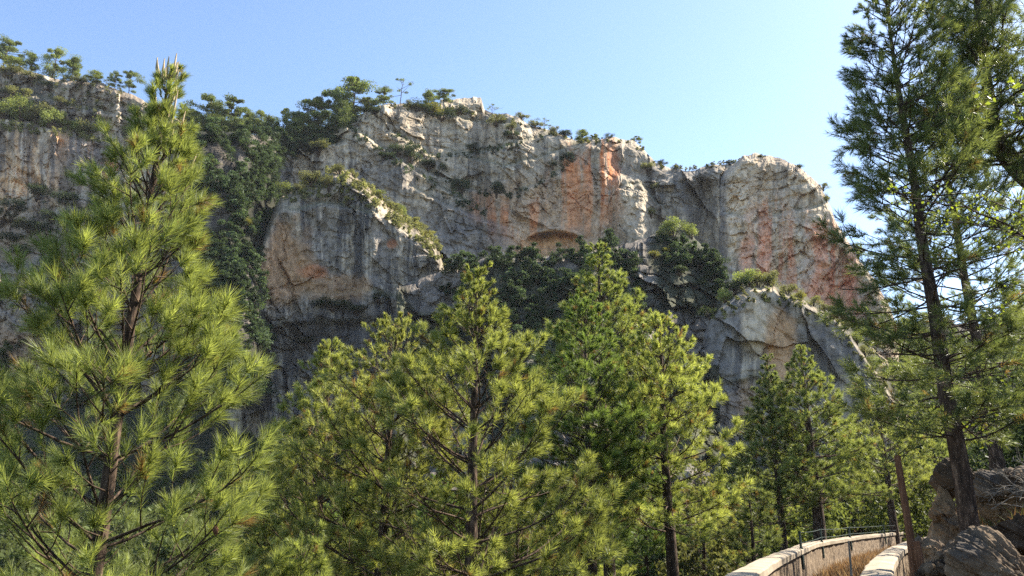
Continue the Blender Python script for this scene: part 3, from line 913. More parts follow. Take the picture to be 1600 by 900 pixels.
def sky_tree(cl, px, base_py, h_px, kind, label, wide=1.0, back=1.5, group="trees along the cliff tops", cat="tree"):
    p = on(cl, px, base_py, back)
    dist = p[1]
    h = h_px * dist / F * 1.24
    a, b = protos[kind][rs.randint(len(protos[kind]))]
    p = p - np.array([0, 0, 0.06 * h])
    r = empty("tree", p, label, cat, group)
    r.rotation_euler = (0, 0, rs.rand() * 6.28); r.scale = (h * wide, h * wide, h)
    link("trunk", a, M_BARK, r); link("crown", b, M_LEAF, r)
    return r


T = sky_tree
T("crag", 4, 104, 52, "umbrella", "flat-topped pine with bare trunk, first tree on the left skyline", 1.1)
T("crag", 48, 112, 34, "conic", "small pine with thin top right of the flat-topped first skyline tree")
T("crag", 82, 122, 54, "round", "light green round-headed tree, tallest above the left crag", 0.95)
T("crag", 113, 128, 44, "conic", "conical pine just right of the light round-headed crag tree", 1.1)
T("crag", 22, 110, 26, "round", "dark rounded bush-like tree under the flat-topped first skyline pine", 1.6)
T("crag", 150, 132, 26, "round", "dark dome-shaped low tree at the bare rock end of the left crag", 1.5)
T("crag", 179, 139, 32, "umbrella", "small round-topped pine with visible stem beside the nearest pine's tip", 0.9)
T("crag", 200, 145, 42, "umbrella", "second small pine with visible stem beside the nearest pine's tip", 0.85)
T("crag", 283, 186, 36, "conic", "dark pine on the skyline half hidden behind the nearest pine", 1.2)
T("main", 300, 200, 34, "round", "low dark tree just right of the nearest pine's top shoots", 1.3)
T("main", 330, 205, 62, "umbrella", "left of two tall flat-topped pines on the saddle", 1.0)
T("main", 361, 208, 64, "umbrella", "right of two tall flat-topped pines on the saddle", 0.85)
T("main", 384, 210, 40, "conic", "yellow-green conical tree after the two flat-topped saddle pines", 1.1)
T("main", 406, 212, 42, "round", "lit round-crowned tree in the middle of the saddle", 1.0)
T("main", 437, 216, 54, "round", "dark oval pine with straight bare stem on the saddle", 0.8)
T("main", 466, 212, 38, "broad", "low wide pine beside the dark oval saddle pine", 1.1)
T("main", 492, 210, 64, "broad", "wide layered pine left of the biggest skyline pine", 1.0)
T("main", 525, 198, 66, "umbrella", "dark pine leaning against the left flank of the biggest skyline pine", 0.9)
T("main", 551, 190, 76, "broad", "biggest pine on the skyline with a wide domed crown", 1.05)
T("main", 578, 176, 30, "round", "low green tree at the right foot of the biggest skyline pine", 1.3)
T("main", 600, 165, 35, "umbrella", "small slim pine between the biggest skyline pine and the tall thin one", 0.9)
T("main", 626, 163, 48, "sparse", "tall thin pine with tufted crown above the bare ramp", 0.8)
T("main", 668, 170, 34, "round", "round olive tree left of the grey summit block", 1.2)
T("main", 694, 160, 26, "broad", "wide spreading tree leaning over the grey summit block", 1.5)
T("main", 768, 183, 26, "sparse", "tiny flat-topped tree alone right of the grey summit block", 1.0)
T("main", 850, 206, 28, "sparse", "windswept small pine on the descending skyline", 1.2)
T("main", 912, 224, 27, "round", "bright round tree on the brow above the orange streaks", 1.2)
T("main", 932, 220, 16, "round", "small bright tree touching the round one above the orange streaks", 1.4)
T("main", 995, 224, 17, "round", "lone little dark tree at the end of the main cliff top", 1.2)

# ------------------------------------------------------------------ shrubs on the rock
ORD = ["first", "second", "third", "fourth", "fifth", "sixth", "seventh", "eighth", "ninth", "tenth", "eleventh", "twelfth", "thirteenth", "fourteenth", "fifteenth", "sixteenth", "seventeenth", "eighteenth", "nineteenth", "twentieth", "twenty-first", "twenty-second"]
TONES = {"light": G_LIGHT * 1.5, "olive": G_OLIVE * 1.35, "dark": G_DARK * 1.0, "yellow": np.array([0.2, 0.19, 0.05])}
SH = {t: [shrub_meshes(900 + 37 * v + i_ * 5, c) for v in range(3)] for i_, (t, c) in enumerate(TONES.items())}


def shrubs(cl, spots, where, group, cat="shrub"):
    spots = sorted(spots)
    for q, (px, py, h, tone, wide) in enumerate(spots):
        p = on(cl, px, py)
        hm = h * p[1] / F * 1.18
        a, b = SH[tone][rs.randint(3)]
        word = {"light": "light green", "olive": "olive green", "dark": "dark green", "yellow": "yellow-green"}[tone]
        r = empty("shrub", p - np.array([0, 0.1, 0.1]), f"{word} shrub, {ORD[q]} from the left {where}", cat, group)
        r.rotation_euler = (0, 0, rs.rand() * 6.28); r.scale = (hm * wide, hm * wide, hm)
        link("stem", a, M_BARK, r); link("foliage", b, M_LEAF, r)


shrubs("tan", [(-20, 188, 26, "olive", 1), (8, 186, 40, "light", 1), (34, 190, 46, "light", .9), (62, 196, 40, "olive", .9), (78, 200, 44, "light", .7), (98, 204, 26, "olive", 1.1), (118, 210, 28, "light", 1.1), (138, 214, 36, "olive", 1), (158, 216, 38, "light", .9), (178, 217, 26, "olive", 1), (205, 217, 30, "olive", 1), (240, 220, 26, "dark", 1.1), (300, 232, 26, "dark", 1.2)],
       "along the rim of the tan left cliff", "shrubs on the rim of the left cliff")
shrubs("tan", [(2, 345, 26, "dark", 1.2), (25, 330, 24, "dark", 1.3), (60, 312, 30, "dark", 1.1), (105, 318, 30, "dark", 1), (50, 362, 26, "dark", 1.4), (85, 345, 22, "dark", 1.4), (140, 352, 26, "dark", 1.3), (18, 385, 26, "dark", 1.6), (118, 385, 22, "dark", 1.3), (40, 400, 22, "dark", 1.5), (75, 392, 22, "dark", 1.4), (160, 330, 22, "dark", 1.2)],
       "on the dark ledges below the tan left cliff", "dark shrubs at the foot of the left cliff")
shrubs("crag", [(5, 150, 26, "olive", 1.2), (30, 152, 22, "olive", 1.1), (50, 128, 22, "olive", 1.2), (75, 140, 18, "dark", 1.1), (95, 165, 18, "olive", 1), (125, 132, 14, "olive", 1.6), (15, 122, 24, "olive", 1.3)],
       "on the grey crag above the left cliff", "shrubs on the upper left crag")
shrubs("grey", [(446, 304, 24, "light", .9), (470, 300, 14, "olive", 1.2), (490, 292, 30, "olive", 1), (514, 296, 24, "olive", .8), (530, 272, 16, "olive", 1.2), (552, 275, 14, "olive", 1), (566, 292, 15, "olive", 1.3), (590, 308, 14, "light", 1.2), (612, 326, 17, "olive", 1), (628, 336, 18, "light", .9), (645, 350, 15, "olive", 1.1), (657, 358, 15, "olive", 1.1), (668, 371, 14, "yellow", 1.3), (682, 388, 12, "olive", 1), (545, 318, 12, "yellow", 1.3)],
       "along the sunlit crest of the grey buttress", "shrubs on the crest of the grey buttress")
shrubs("grey", [(520, 482, 22, "dark", 1.8), (558, 490, 18, "dark", 1.6), (590, 470, 16, "dark", 1.3), (655, 455, 24, "dark", 1.0), (480, 540, 16, "dark", 1.4)],
       "low on the dark foot of the grey buttress", "shrubs low on the grey buttress")

shrubs("main", [(600, 250, 15, "dark", 1.5), (622, 240, 24, "dark", 1), (455, 230, 22, "olive", 1.2), (498, 240, 30, "olive", 1), (515, 222, 18, "dark", 1.3), (641, 252, 40, "dark", .7), (668, 266, 22, "dark", 1.1), (692, 276, 24, "dark", .9), (722, 300, 34, "dark", .65), (740, 236, 15, "dark", 1.4), (776, 308, 32, "dark", .6), (775, 196, 18, "olive", 1.3), (800, 216, 14, "dark", 1.3), (800, 204, 13, "olive", 1.2), (836, 200, 16, "olive", 1.2), (868, 210, 16, "olive", 1), (862, 262, 16, "dark", 1.2), (888, 250, 20, "dark", 1), (690, 186, 18, "dark", 1.6)],
       "on the upper ledges of the main pale wall", "shrubs on the ledges of the main wall")
shrubs("main", [(590, 182, 18, "dark", 1.6), (650, 172, 22, "dark", 1.5), (676, 180, 24, "yellow", 1.3), (640, 170, 16, "olive", 1.4), (715, 180, 14, "dark", 1.8), (815, 186, 13, "olive", 1.4), (880, 214, 14, "dark", 1.4), (952, 216, 9, "dark", 1.4)],
       "on the rim of the main cliff top", "shrubs on the rim of the main cliff")
shrubs("main", [(1012, 268, 20, "olive", .9), (1020, 300, 18, "olive", 1), (1018, 340, 16, "olive", 1.2), (1034, 256, 9, "dark", 1.5), (1058, 262, 8, "olive", 1.5), (1110, 262, 8, "dark", 1.4), (1140, 256, 8, "dark", 1.5)],
       "around the notch between main wall and tower", "shrubs at the notch beside the tower")
shrubs("tower", [(1285, 296, 12, "olive", 1.3), (1292, 316, 16, "yellow", .8), (1340, 402, 22, "dark", .9), (1318, 372, 12, "dark", 1.2), (1250, 262, 8, "dark", 1.5), (1190, 246, 6, "dark", 1.6)],
       "on the right-hand edge of the pink tower", "shrubs on the edge of the tower")
shrubs("lowr", [(1112, 470, 22, "dark", 1.2), (1132, 470, 26, "light", 1), (1150, 456, 28, "dark", 1.1), (1170, 448, 30, "light", 1.1), (1186, 430, 34, "olive", 1), (1206, 446, 28, "olive", 1.1), (1232, 460, 18, "olive", 1.1), (1252, 468, 17, "yellow", 1.1), (1270, 478, 19, "olive", 1.1), (1290, 488, 16, "olive", 1.2), (1306, 496, 20, "light", 1), (1322, 512, 18, "olive", 1), (1338, 530, 22, "light", 1), (1352, 552, 22, "olive", 1), (1366, 574, 22, "light", 1), (1382, 600, 24, "olive", 1.1)],
       "along the top of the buttress under the tower", "shrubs on the buttress under the tower")
shrubs("talus", [(1020, 402, 12, "yellow", 1.6), (1044, 398, 14, "yellow", 1.5), (1050, 368, 34, "light", .9), (1080, 372, 26, "light", .9), (1032, 376, 22, "olive", 1), (1100, 420, 20, "dark", 1.3), (1060, 430, 18, "dark", 1.4), (1118, 410, 22, "dark", 1.2), (1085, 450, 18, "dark", 1.3)],
       "on the stony slope left of the tower", "shrubs on the stony slope")
shrubs("gully", [(385, 352, 14, "yellow", 1.4), (420, 340, 13, "light", 1.2), (432, 262, 18, "dark", 1.2), (330, 260, 16, "olive", 1.2)],
       "catching light in the dark gully", "shrubs in the gully")

# ------------------------------------------------------------------ woods that read as one mass


def wood(name, key, poly, n, hpx, tone, seed, per=720, leaf=0.28):
    rng = np.random.RandomState(seed)
    xs = [p[0] for p in poly]; ys = [p[1] for p in poly]
    ptsV = []; ptsC = []
    cnt = 0
    while cnt < n:
        px = rng.uniform(min(xs), max(xs)); py = rng.uniform(min(ys), max(ys))
        ins = False; m = len(poly)
        for q in range(m):
            (x1, y1), (x2, y2) = poly[q], poly[(q + 1) % m]
            if (y1 > py) != (y2 > py) and px < (x2 - x1) * (py - y1) / (y2 - y1) + x1: ins = not ins
        if not ins: continue
        cnt += 1
        p = on(key, px, py)
        h = rng.uniform(*hpx) * p[1] / F
        cl = []
        for k in range(6):
            u = (k + .5) / 6
            cl.append((p + np.array([rng.normal(0, .16 * h), rng.normal(0, .16 * h), h * (0.2 + 0.72 * u)]), np.array([.26, .26, .17]) * h * (1.15 - 0.6 * u)))
        t = tone * (0.7 + 0.7 * rng.rand())
        q, c = clump_cloud(rng, cl, per // 6, 1, t, t * 1.6)
        ptsV.append(q); ptsC.append(c)
    q = np.concatenate(ptsV); c = np.concatenate(ptsC)
    V, Fq, cc = quads(q, leaf * (1 + 0.5 * rng.rand(len(q))), rng, c)
    o = link(name, mesh_np(name, V, Fq, cc), M_LEAF)
    return tag(o, kind="stuff")


def lab(o, label, cat): o["label"] = label; o["category"] = cat


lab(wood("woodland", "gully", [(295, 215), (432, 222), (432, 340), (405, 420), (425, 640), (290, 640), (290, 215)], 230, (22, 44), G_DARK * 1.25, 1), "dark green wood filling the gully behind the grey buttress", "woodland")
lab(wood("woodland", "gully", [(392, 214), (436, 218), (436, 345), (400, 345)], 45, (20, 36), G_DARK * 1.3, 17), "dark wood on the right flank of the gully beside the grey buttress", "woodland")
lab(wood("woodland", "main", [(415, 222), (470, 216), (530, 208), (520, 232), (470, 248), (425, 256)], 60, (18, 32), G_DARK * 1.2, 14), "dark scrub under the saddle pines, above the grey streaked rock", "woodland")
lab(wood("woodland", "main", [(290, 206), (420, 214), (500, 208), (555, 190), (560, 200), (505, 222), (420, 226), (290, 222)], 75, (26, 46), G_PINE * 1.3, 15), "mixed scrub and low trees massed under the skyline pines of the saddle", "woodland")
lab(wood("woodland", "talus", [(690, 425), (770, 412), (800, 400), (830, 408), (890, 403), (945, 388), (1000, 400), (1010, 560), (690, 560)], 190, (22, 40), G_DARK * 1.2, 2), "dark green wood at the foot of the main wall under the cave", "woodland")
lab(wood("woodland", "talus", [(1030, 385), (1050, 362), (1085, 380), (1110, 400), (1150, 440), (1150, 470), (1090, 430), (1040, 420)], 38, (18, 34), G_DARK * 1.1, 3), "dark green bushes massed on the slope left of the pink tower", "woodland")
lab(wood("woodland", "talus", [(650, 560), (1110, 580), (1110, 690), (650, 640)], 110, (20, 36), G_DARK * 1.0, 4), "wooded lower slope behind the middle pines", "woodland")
lab(wood("woodland", "hill", [(1340, 560), (1400, 515), (1500, 508), (1700, 450), (1700, 780), (1340, 760)], 520, (18, 34), G_PINE * 1.0, 5), "wooded far hillside behind the tall right pines", "woodland")


for key_, n_, hp_, tn_, sd_, lb_, poly_ in (
    ("grey", 230, (6, 17), G_OLIVE * 1.5, 31, "low olive scrub and dry grass along the crest of the grey buttress", [(440, 302), (520, 264), (560, 282), (620, 327), (690, 387), (702, 425), (680, 412), (620, 357), (560, 317), (500, 312), (450, 322)]),
    ("lowr", 60, (6, 13), G_OLIVE * 1.5, 32, "low olive scrub on the crest of the buttress under the tower", [(1110, 505), (1160, 453), (1200, 447), (1262, 476), (1325, 515), (1390, 614), (1370, 602), (1310, 524), (1250, 494), (1190, 474), (1130, 502)]),
    ("tan", 130, (8, 18), G_OLIVE * 1.6, 33, "olive scrub covering the rim of the tan left cliff", [(-40, 187), (90, 203), (180, 215), (330, 240), (330, 252), (180, 230), (90, 216), (-40, 202)]),
    ("crag", 90, (7, 16), G_OLIVE * 1.3, 34, "olive scrub between the ledges of the upper left crag", [(-40, 112), (80, 123), (160, 133), (240, 165), (240, 200), (150, 192), (60, 167), (-40, 162)]),
    ("main", 70, (6, 15), G_DARK * 1.4, 35, "dark scrub on the long ledge slanting down the main wall", [(540, 196), (640, 262), (700, 300), (760, 330), (755, 342), (690, 312), (630, 272), (535, 206)]),
    ("main", 55, (5, 12), G_DARK * 1.4, 36, "dark scrub on the upper cross ledge of the main wall", [(610, 205), (680, 246), (740, 238), (800, 228), (870, 205), (870, 214), (800, 238), (740, 248), (680, 256), (610, 215)]),
    ("main", 50, (5, 12), G_DARK * 1.4, 37, "dark scrub on the middle sagging ledge of the main wall", [(655, 262), (720, 292), (800, 306), (850, 282), (905, 245), (905, 254), (850, 292), (800, 316), (720, 302)]),
    ("main", 110, (4, 10), G_OLIVE * 1.3, 38, "thin scrub fringing the top edge of the main cliff", [(560, 182), (602, 163), (690, 170), (760, 179), (830, 198), (900, 220), (990, 220), (1030, 259), (1160, 250), (1160, 255), (1030, 268), (985, 226), (900, 226), (830, 205), (760, 186), (690, 180), (602, 170)]),
    ("tan", 130, (10, 22), G_DARK * 1.3, 39, "dark scrub over the slope below the tan left cliff", [(-60, 322), (180, 318), (360, 348), (360, 425), (120, 435), (-60, 432)])):
    lab(wood("scrub", key_, poly_, n_, hp_, tn_, sd_, 220, 0.18), lb_, "scrub")


def wood_ground(name, x0f, x1f, Y0, Y1, n, hr, tone, seed, per=420, leaf=0.35):
    rng = np.random.RandomState(seed); A = []; B = []
    for _ in range(n):
        Y = rng.uniform(Y0, Y1); px = rng.uniform(x0f, x1f)
        x = (px - 800) / F * Y / (CP + 0.1)
        z = gz(x, Y); h = rng.uniform(*hr)
        cl = []
        for k in range(7):
            u = (k + .5) / 7
            cl.append((np.array([x + rng.normal(0, .12 * h), Y + rng.normal(0, .12 * h), z + h * (0.12 + 0.8 * u)]), np.array([.24, .24, .13]) * h * (1.1 - 0.75 * u)))
        t = tone * (0.7 + 0.7 * rng.rand())
        q, c = clump_cloud(rng, cl, per // 7, 1, t, t * 1.8)
        A.append(q); B.append(c)
    q = np.concatenate(A); c = np.concatenate(B)
    V, Fq, cc = quads(q, leaf * (0.8 + 0.5 * rng.rand(len(q))), rng, c)
    return tag(link(name, mesh_np(name, V, Fq, cc), M_LEAF), kind="stuff")


lab(wood_ground("woodland", -150, 1420, 48, 104, 430, (5, 9), G_PINE * 0.85, 6, 560, 0.5), "wood on the valley side behind the row of pines", "woodland")
lab(wood_ground("woodland", 1370, 2000, 85, 175, 360, (5, 9), G_PINE * 1.1, 16, 420, 0.5), "wood covering the rising slope behind the tall right pines", "woodland")
lab(wood("woodland", "tan", [(-80, 560), (345, 560), (345, 790), (-80, 790)], 200, (24, 44), G_PINE * 0.9, 18), "wooded slope at the foot of the left cliff behind the nearest pine", "woodland")
lab(wood_ground("woodland", -300, 430, 26, 50, 120, (2.5, 5), G_PINE * 1.0, 19, 620, 0.22), "young wood in the valley behind the nearest pine", "woodland")
lab(wood_ground("undergrowth", 1180, 1500, 40, 60, 60, (2.5, 5.5), G_LIGHT * 0.8, 7, 500, 0.26), "bushy green undergrowth beyond the bend of the canal", "undergrowth")
lab(wood_ground("undergrowth", 380, 1180, 22, 34, 40, (1.2, 2.6), G_OLIVE * 0.75, 8, 620, 0.13), "shady olive undergrowth between the pine stems", "undergrowth")
lab(wood_ground("undergrowth", 1560, 1900, 19, 30, 36, (2.0, 4.2), G_DARK * 1.0, 9, 700, 0.14), "dark shady undergrowth on the right bank", "undergrowth")

# pines standing in the shade behind the row: copies
for q, (px, Y, sc, src) in enumerate(((395, 17, .62, 'c'), (470, 20, .75, 'b'), (530, 24, .8, 'd'), (640, 22, .62, 'c'), (690, 26, .8, 'd'), (800, 23, .7, 'c'), (845, 27, .72, 'd'), (905, 25, .62, 'b'), (1010, 27, .7, 'd'), (1095, 28, .62, 'c'), (1130, 32, .6, 'd'))):
    x = float(W(px, 850, Y)[0])
    dup({'b': PB, 'c': PCS, 'd': PD}[src], (x, Y, gz(x, Y)), q * 1.3 + .4, sc, f"shaded pine behind the front row, {ORD[q]} of that back row from the left", "shaded pines behind the front row")
for q, (px, Y, sc) in enumerate(((1340, 46, .85), (1450, 44, .8), (1480, 52, 1.0), (1190, 44, .95), (1320, 55, .9))):
    x = float(W(px, 850, Y)[0])
    dup(g4 if q % 2 else g2, (x, Y, gz(x, Y)), q * 1.7 + .4, sc, ["pale pine beyond the bend, between the thick-trunked pine and the pole", "bushy pine beyond the bend, just left of the upright boulder", "pine beyond the bend, behind the big trunk", "pine far behind the small dark pine at the wall's near end", "pine deep behind the tall thick-trunked one"][q], "pines beyond the bend of the canal")

# ------------------------------------------------------------------ canal: two parapet walls, dry plants, railing


def offset(P, d):
    T = np.gradient(P[:, :2], axis=0); T /= np.linalg.norm(T, axis=1)[:, None]
    Q = P.copy(); Q[:, 0] += T[:, 1] * d; Q[:, 1] -= T[:, 0] * d     # to the right of travel
    return Q


def loft(rows, seed, amp):
    rows = np.array(rows)
    m, n = rows.shape[:2]
    s = np.arange(n) * 0.5
    for k in range(m):
        rows[k, :, 2] += amp * fbm(s, s * 0 + k * 3.1, 4, seed)
        rows[k, :, 0] += amp * fbm(s, s * 0 + k * 5.7 + 9, 4, seed + 3)
    i = np.arange(m)[:, None] * n; j = np.arange(n - 1)[None, :]; i2 = ((np.arange(m) + 1) % m)[:, None] * n
    return rows.reshape(-1, 3), np.stack([i + j, i2 + j, i2 + j + 1, i + j + 1], -1).reshape(-1, 4)


def wall(line, th, label, height, seed):
    P = smooth_line(line, 150)
    a = P; b = offset(P, th)
    def z(Q, dz): Q = Q.copy(); Q[:, 2] += dz; return Q
    r = empty("canal_wall", P[0] * [1, 1, 0] + [0, 0, gz(*P[0][:2])], label, "wall", "parapet walls of the canal")
    org = np.array(r.location)
    V, Fq = loft([z(offset(P, 0.05), -0.10), z(offset(P, th - 0.05), -0.10), z(offset(P, th - 0.03), -height), z(offset(P, 0.03), -height)], seed, 0.03)
    link("masonry", mesh_np("masonry", V - org, Fq), M_STONE, r)
    V, Fq = loft([z(a, -0.02), z(offset(P, 0.03), 0.0), z(offset(P, th * .5), 0.015), z(offset(P, th - 0.03), 0.0), z(b, -0.02), z(b, -0.105), z(a, -0.105)], seed + 5, 0.009)
    link("coping", mesh_np("coping", V - org, Fq), M_CONC, r)
    return P


PO = wall(OUT, 0.34, "pale-topped outer canal wall sweeping round the bend, with the railing", 1.7, 3)
PI_ = wall(INN, 0.36, "pale-topped inner canal wall beside the boulders and timber pole", 1.2, 8)


def tufts(name, n, sampler, hr, per, cols, seed, nw, label):
    rng = np.random.RandomState(seed)
    P = []; 
    for _ in range(n): P.append(sampler(rng))
    P = np.array(P); K = per
    base = P[:, None, :] + rng.normal(0, 0.06, (n, K, 3)) * [1, 1, 0.2]
    d = rng.normal(0, 0.32, (n, K, 3)); d[..., 2] = 1
    d /= np.linalg.norm(d, axis=-1, keepdims=True)
    L = rng.uniform(*hr, (n, K, 1))
    tip = base + d * L + rng.normal(0, 0.05, (n, K, 3))
    mid = base + d * L * 0.55
    w = np.cross(d, rng.normal(size=(n, K, 3))); w /= np.linalg.norm(w, axis=-1, keepdims=True)
    w *= nw * rng.uniform(.6, 1.5, (n, K, 1))
    V = np.stack([base, mid + w, tip, mid - w], 2).reshape(-1, 3)
    Fq = np.arange(n * K * 4).reshape(-1, 4)
    c = np.array(cols)[rng.randint(len(cols), size=(n, K))] * (0.7 + 0.6 * rng.rand(n, K, 1))
    o = link(name, mesh_np(name, V, Fq, np.repeat(c.reshape(-1, 3), 4, 0)), M_DRY)
    tag(o, label, "dry plants", kind="stuff")


def between(rng):
    k = rng.uniform(0, 1) ** 1.3 * 0.72
    i0 = k * (len(PO) - 1)
    a = offset(PO, 0.4)[int(i0)]
    b = PI_[np.argmin(np.hypot(PI_[:, 0] - a[0], PI_[:, 1] - a[1]))]
    f = rng.uniform(0.1, 1.0)
    q = a + (b - a) * f
    q[2] = 1.08 - 0.95 + 0.28 * f + 0.12 * rng.rand()
    return q


def beyond(rng):
    i0 = int(rng.uniform(0.0, 0.75) * (len(PI_) - 1))
    q = offset(PI_, 0.42 + rng.uniform(0, 1.4))[i0].copy()
    q[2] = gz(q[0], q[1]) + 0.05
    return q


BR = [np.array([0.20, 0.125, 0.065]), np.array([0.3, 0.2, 0.11]), np.array([0.13, 0.08, 0.045]), np.array([0.38, 0.28, 0.16])]
tufts("dry_plants", 2600, between, (0.12, 0.42), 16, BR, 5, 0.011, "brown dry plants choking the channel between the canal walls")
tufts("dry_plants", 900, beyond, (0.15, 0.5), 16, BR, 6, 0.012, "brown dry plants hanging between the inner canal wall and boulders")

def bank(rng):
    i0 = int(rng.uniform(0.0, 0.6) * (len(PI_) - 1))
    q = offset(PI_, 1.4 + 11 * rng.rand() ** 1.4)[i0].copy()
    q[2] = gz(q[0], q[1])
    return q


tufts("dry_plants", 1600, bank, (0.12, 0.5), 12, [BR[0], BR[2], np.array([0.09, 0.1, 0.035]), np.array([0.14, 0.14, 0.05])], 7, 0.012, "dry grass and low green plants over the right bank behind the boulders")

# railing on the outer wall
PR = offset(PO, 0.30)
rl = empty("railing", PR[30], "dark green cable railing on posts along the outer canal wall", "railing")
rorg = np.array(rl.location)
posts = []
for px in (1252, 1284, 1328, 1381, 1418, 1440):
    sx = 800 + F * PR[:, 0] / (PR[:, 1] * CP + (PR[:, 2] - EYE[2]) * SP)
    k = int(np.argmin(np.abs(sx - px)))
    p = PR[k]
    posts.append(p)
    t = unit(PR[min(k + 1, len(PR) - 1)] - PR[max(k - 1, 0)])
    bg = Bag(); q = p - rorg
    s_ = 0.021 + 0.0004 * p[1]
    bg.tube(np.array([q + [0, 0, -0.42], q + [0, 0, 0.02]]), np.array([s_ * 1.6, s_ * 1.6]), 4)
    bg.tube(np.array([q + [0, 0, 0.0], q + [0, 0, 0.36]]), np.array([s_, s_]), 4)
    link("post", bg.mesh("post"), M_STEEL, rl)
posts = np.array(posts)
for dz in (0.33, 0.12):
    L_ = []
    for a, b in zip(posts[:-1], posts[1:]):
        for f in np.linspace(0, 1, 6)[:-1]:
            q = a + (b - a) * f; q = q + [0, 0, dz - 0.02 * math.sin(math.pi * f)]; L_.append(q - rorg)
    L_.append(posts[-1] + [0, 0, dz] - rorg)
    bg = Bag(); bg.tube(np.array(L_), np.full(len(L_), 0.009), 5)
    link("cable", bg.mesh("cable"), M_STEEL, rl)

# leaning timber pole and the stake nailed to its foot
YP = 9.6
pb = W(1428, 888, YP); pt = W(1403, 712, YP + 0.1)
r = empty("timber_pole", pb, "tall weathered timber pole leaning left at the end of the canal", "pole")
ax = pt - pb
bg = Bag(); pts = [np.array([0, 0, -0.25]) - ax * 0.02] + [ax * f + np.array([0.008 * math.sin(f * 5), 0, 0]) for f in np.linspace(0, 1, 9)]
bg.tube(np.array(pts), np.array([0.046] + list(np.linspace(0.045, 0.037, 9))), 12)
bg.tube(np.array([ax * 0.999, ax * 1.004]), np.array([0.037, 0.002]), 12)
link("shaft", bg.mesh("shaft", True), M_WOOD, r)
sb = W(1439, 886, YP - 0.12); st_ = W(1432, 846, YP - 0.1)
o = None
bg = Bag(); bg.tube(np.array([[0, 0, -0.2], (st_ - sb) * 0.5, st_ - sb, (st_ - sb) * 1.02]), np.array([0.05, 0.05, 0.046, 0.002]), 4)
o = link("stake", bg.mesh("stake"), M_WOOD, None, sb)
tag(o, "short pale square stake at the foot of the leaning timber pole", "stake")
bg = Bag()
for a in (PI_[10] * 0 + W(1331, 905, 9.4),):
    bg.tube(np.array([[0, 0, -0.3], [0.0, 0, 0.0], W(1326, 845, 9.4) - a]), np.array([0.014, 0.014, 0.01]), 6)
o = link("stake", bg.mesh("stake"), M_PALEBARK, None, W(1331, 905, 9.4))
tag(o, "thin pale upright stick among the dry plants in the channel", "stick")

# ------------------------------------------------------------------ boulders at the right
import bmesh


def boulder(label, cen, rad, seed, cols, subdiv=6, rotz=0.0, amp=1.0, group="boulders on the right bank", freq=1.0):
    bm = bmesh.new(); bmesh.ops.create_icosphere(bm, subdivisions=subdiv, radius=1)
    V = np.array([v.co[:] for v in bm.verts]); Fq = np.array([[v.index for v in f.verts] for f in bm.faces]); bm.free()
    rng = np.random.RandomState(seed)
    n = V.copy()
    # planar cuts
    P = V * 1.0
    for k in range(22):
        a = rng.normal(size=3); a /= np.linalg.norm(a)
        d = rng.uniform(0.58, 0.85)
        ex = np.maximum(P @ a - d, 0)
        P = P - ex[:, None] * a * 0.85
    w = P * np.asarray(rad)
    x, y, z = (w * freq).T
    d = 0.10 * fbm(x * 1.6 + z * .7, y * 1.6 + z, 4, seed) + 0.11 * (worley(x * 2.6 + y + .4 * fbm(x * 3, z * 3, 3, 5), z * 2.6 + y * .6 + .4 * fbm(z * 3, x * 3, 3, 6), seed + 4)[2] - .5) + 0.06 * (worley(x * 7 + y * 3, z * 7 - y * 4, seed + 8)[2] - .5) + 0.05 * fbm(x * 9 + y * 5, z * 9 - y * 6, 5, seed + 3, .65)
    w = w + n * (d * amp)[:, None]
    c, s = math.cos(rotz), math.sin(rotz)
    w = np.stack([w[:, 0] * c - w[:, 1] * s, w[:, 0] * s + w[:, 1] * c, w[:, 2]], 1)
    m = sstep(-.4, .6, fbm(x * 1.1 + y, z * 1.3 - y * .4, 4, seed + 12))
    col = np.asarray(cols[0]) * (1 - m[:, None]) + np.asarray(cols[1]) * m[:, None]
    m2 = sstep(.15, .6, fbm(x * 3 - y, z * 3 + y, 4, seed + 15)) * 0.6
    col = col * (1 - m2[:, None]) + np.array([0.07, 0.065, 0.06]) * m2[:, None]
    o = link("boulder", mesh_np("boulder", w, Fq, col, smooth=False), M_ROCK, None, cen)
    return tag(o, label, "boulder", group)


YB = 10.5
RP = (np.array([0.17, 0.108, 0.06]), np.array([0.32, 0.215, 0.125])); RG = (np.array([0.085, 0.06, 0.04]), np.array([0.2, 0.143, 0.09]))  # browner boulder colours, darkened to carry the shade of the trees
boulder("upright brown boulder standing between the pole and the big trunk", W(1482, 822, YB + 0.3), (0.3, 0.42, 0.62), 3, RP)
boulder("dark knob of rock on top of the upright brown boulder", W(1493, 747, YB + 0.4), (0.17, 0.24, 0.2), 5, RG, 5)
boulder("large rough grey boulder in the corner, at the foot of the big trunk", W(1568, 905, YB - 1.6), (0.52, 0.5, 0.5), 9, RG)
boulder("slab-like brown boulder leaning behind the rough grey corner one", W(1592, 838, YB - 0.2), (0.42, 0.4, 0.3), 12, RG, rotz=.4)
boulder("low rounded boulder at the left base of the upright one", W(1462, 872, YB - .2), (0.26, 0.3, 0.26), 15, RP, 5)
boulder("small brown stone wedged between the upright boulder and the grey corner one", W(1508, 878, YB - 1.0), (0.24, 0.25, 0.26), 18, RP, 5)
boulder("far brown boulder in shade behind the big trunk", W(1580, 775, YB + 3.5), (0.75, 0.7, 0.55), 21, RG)
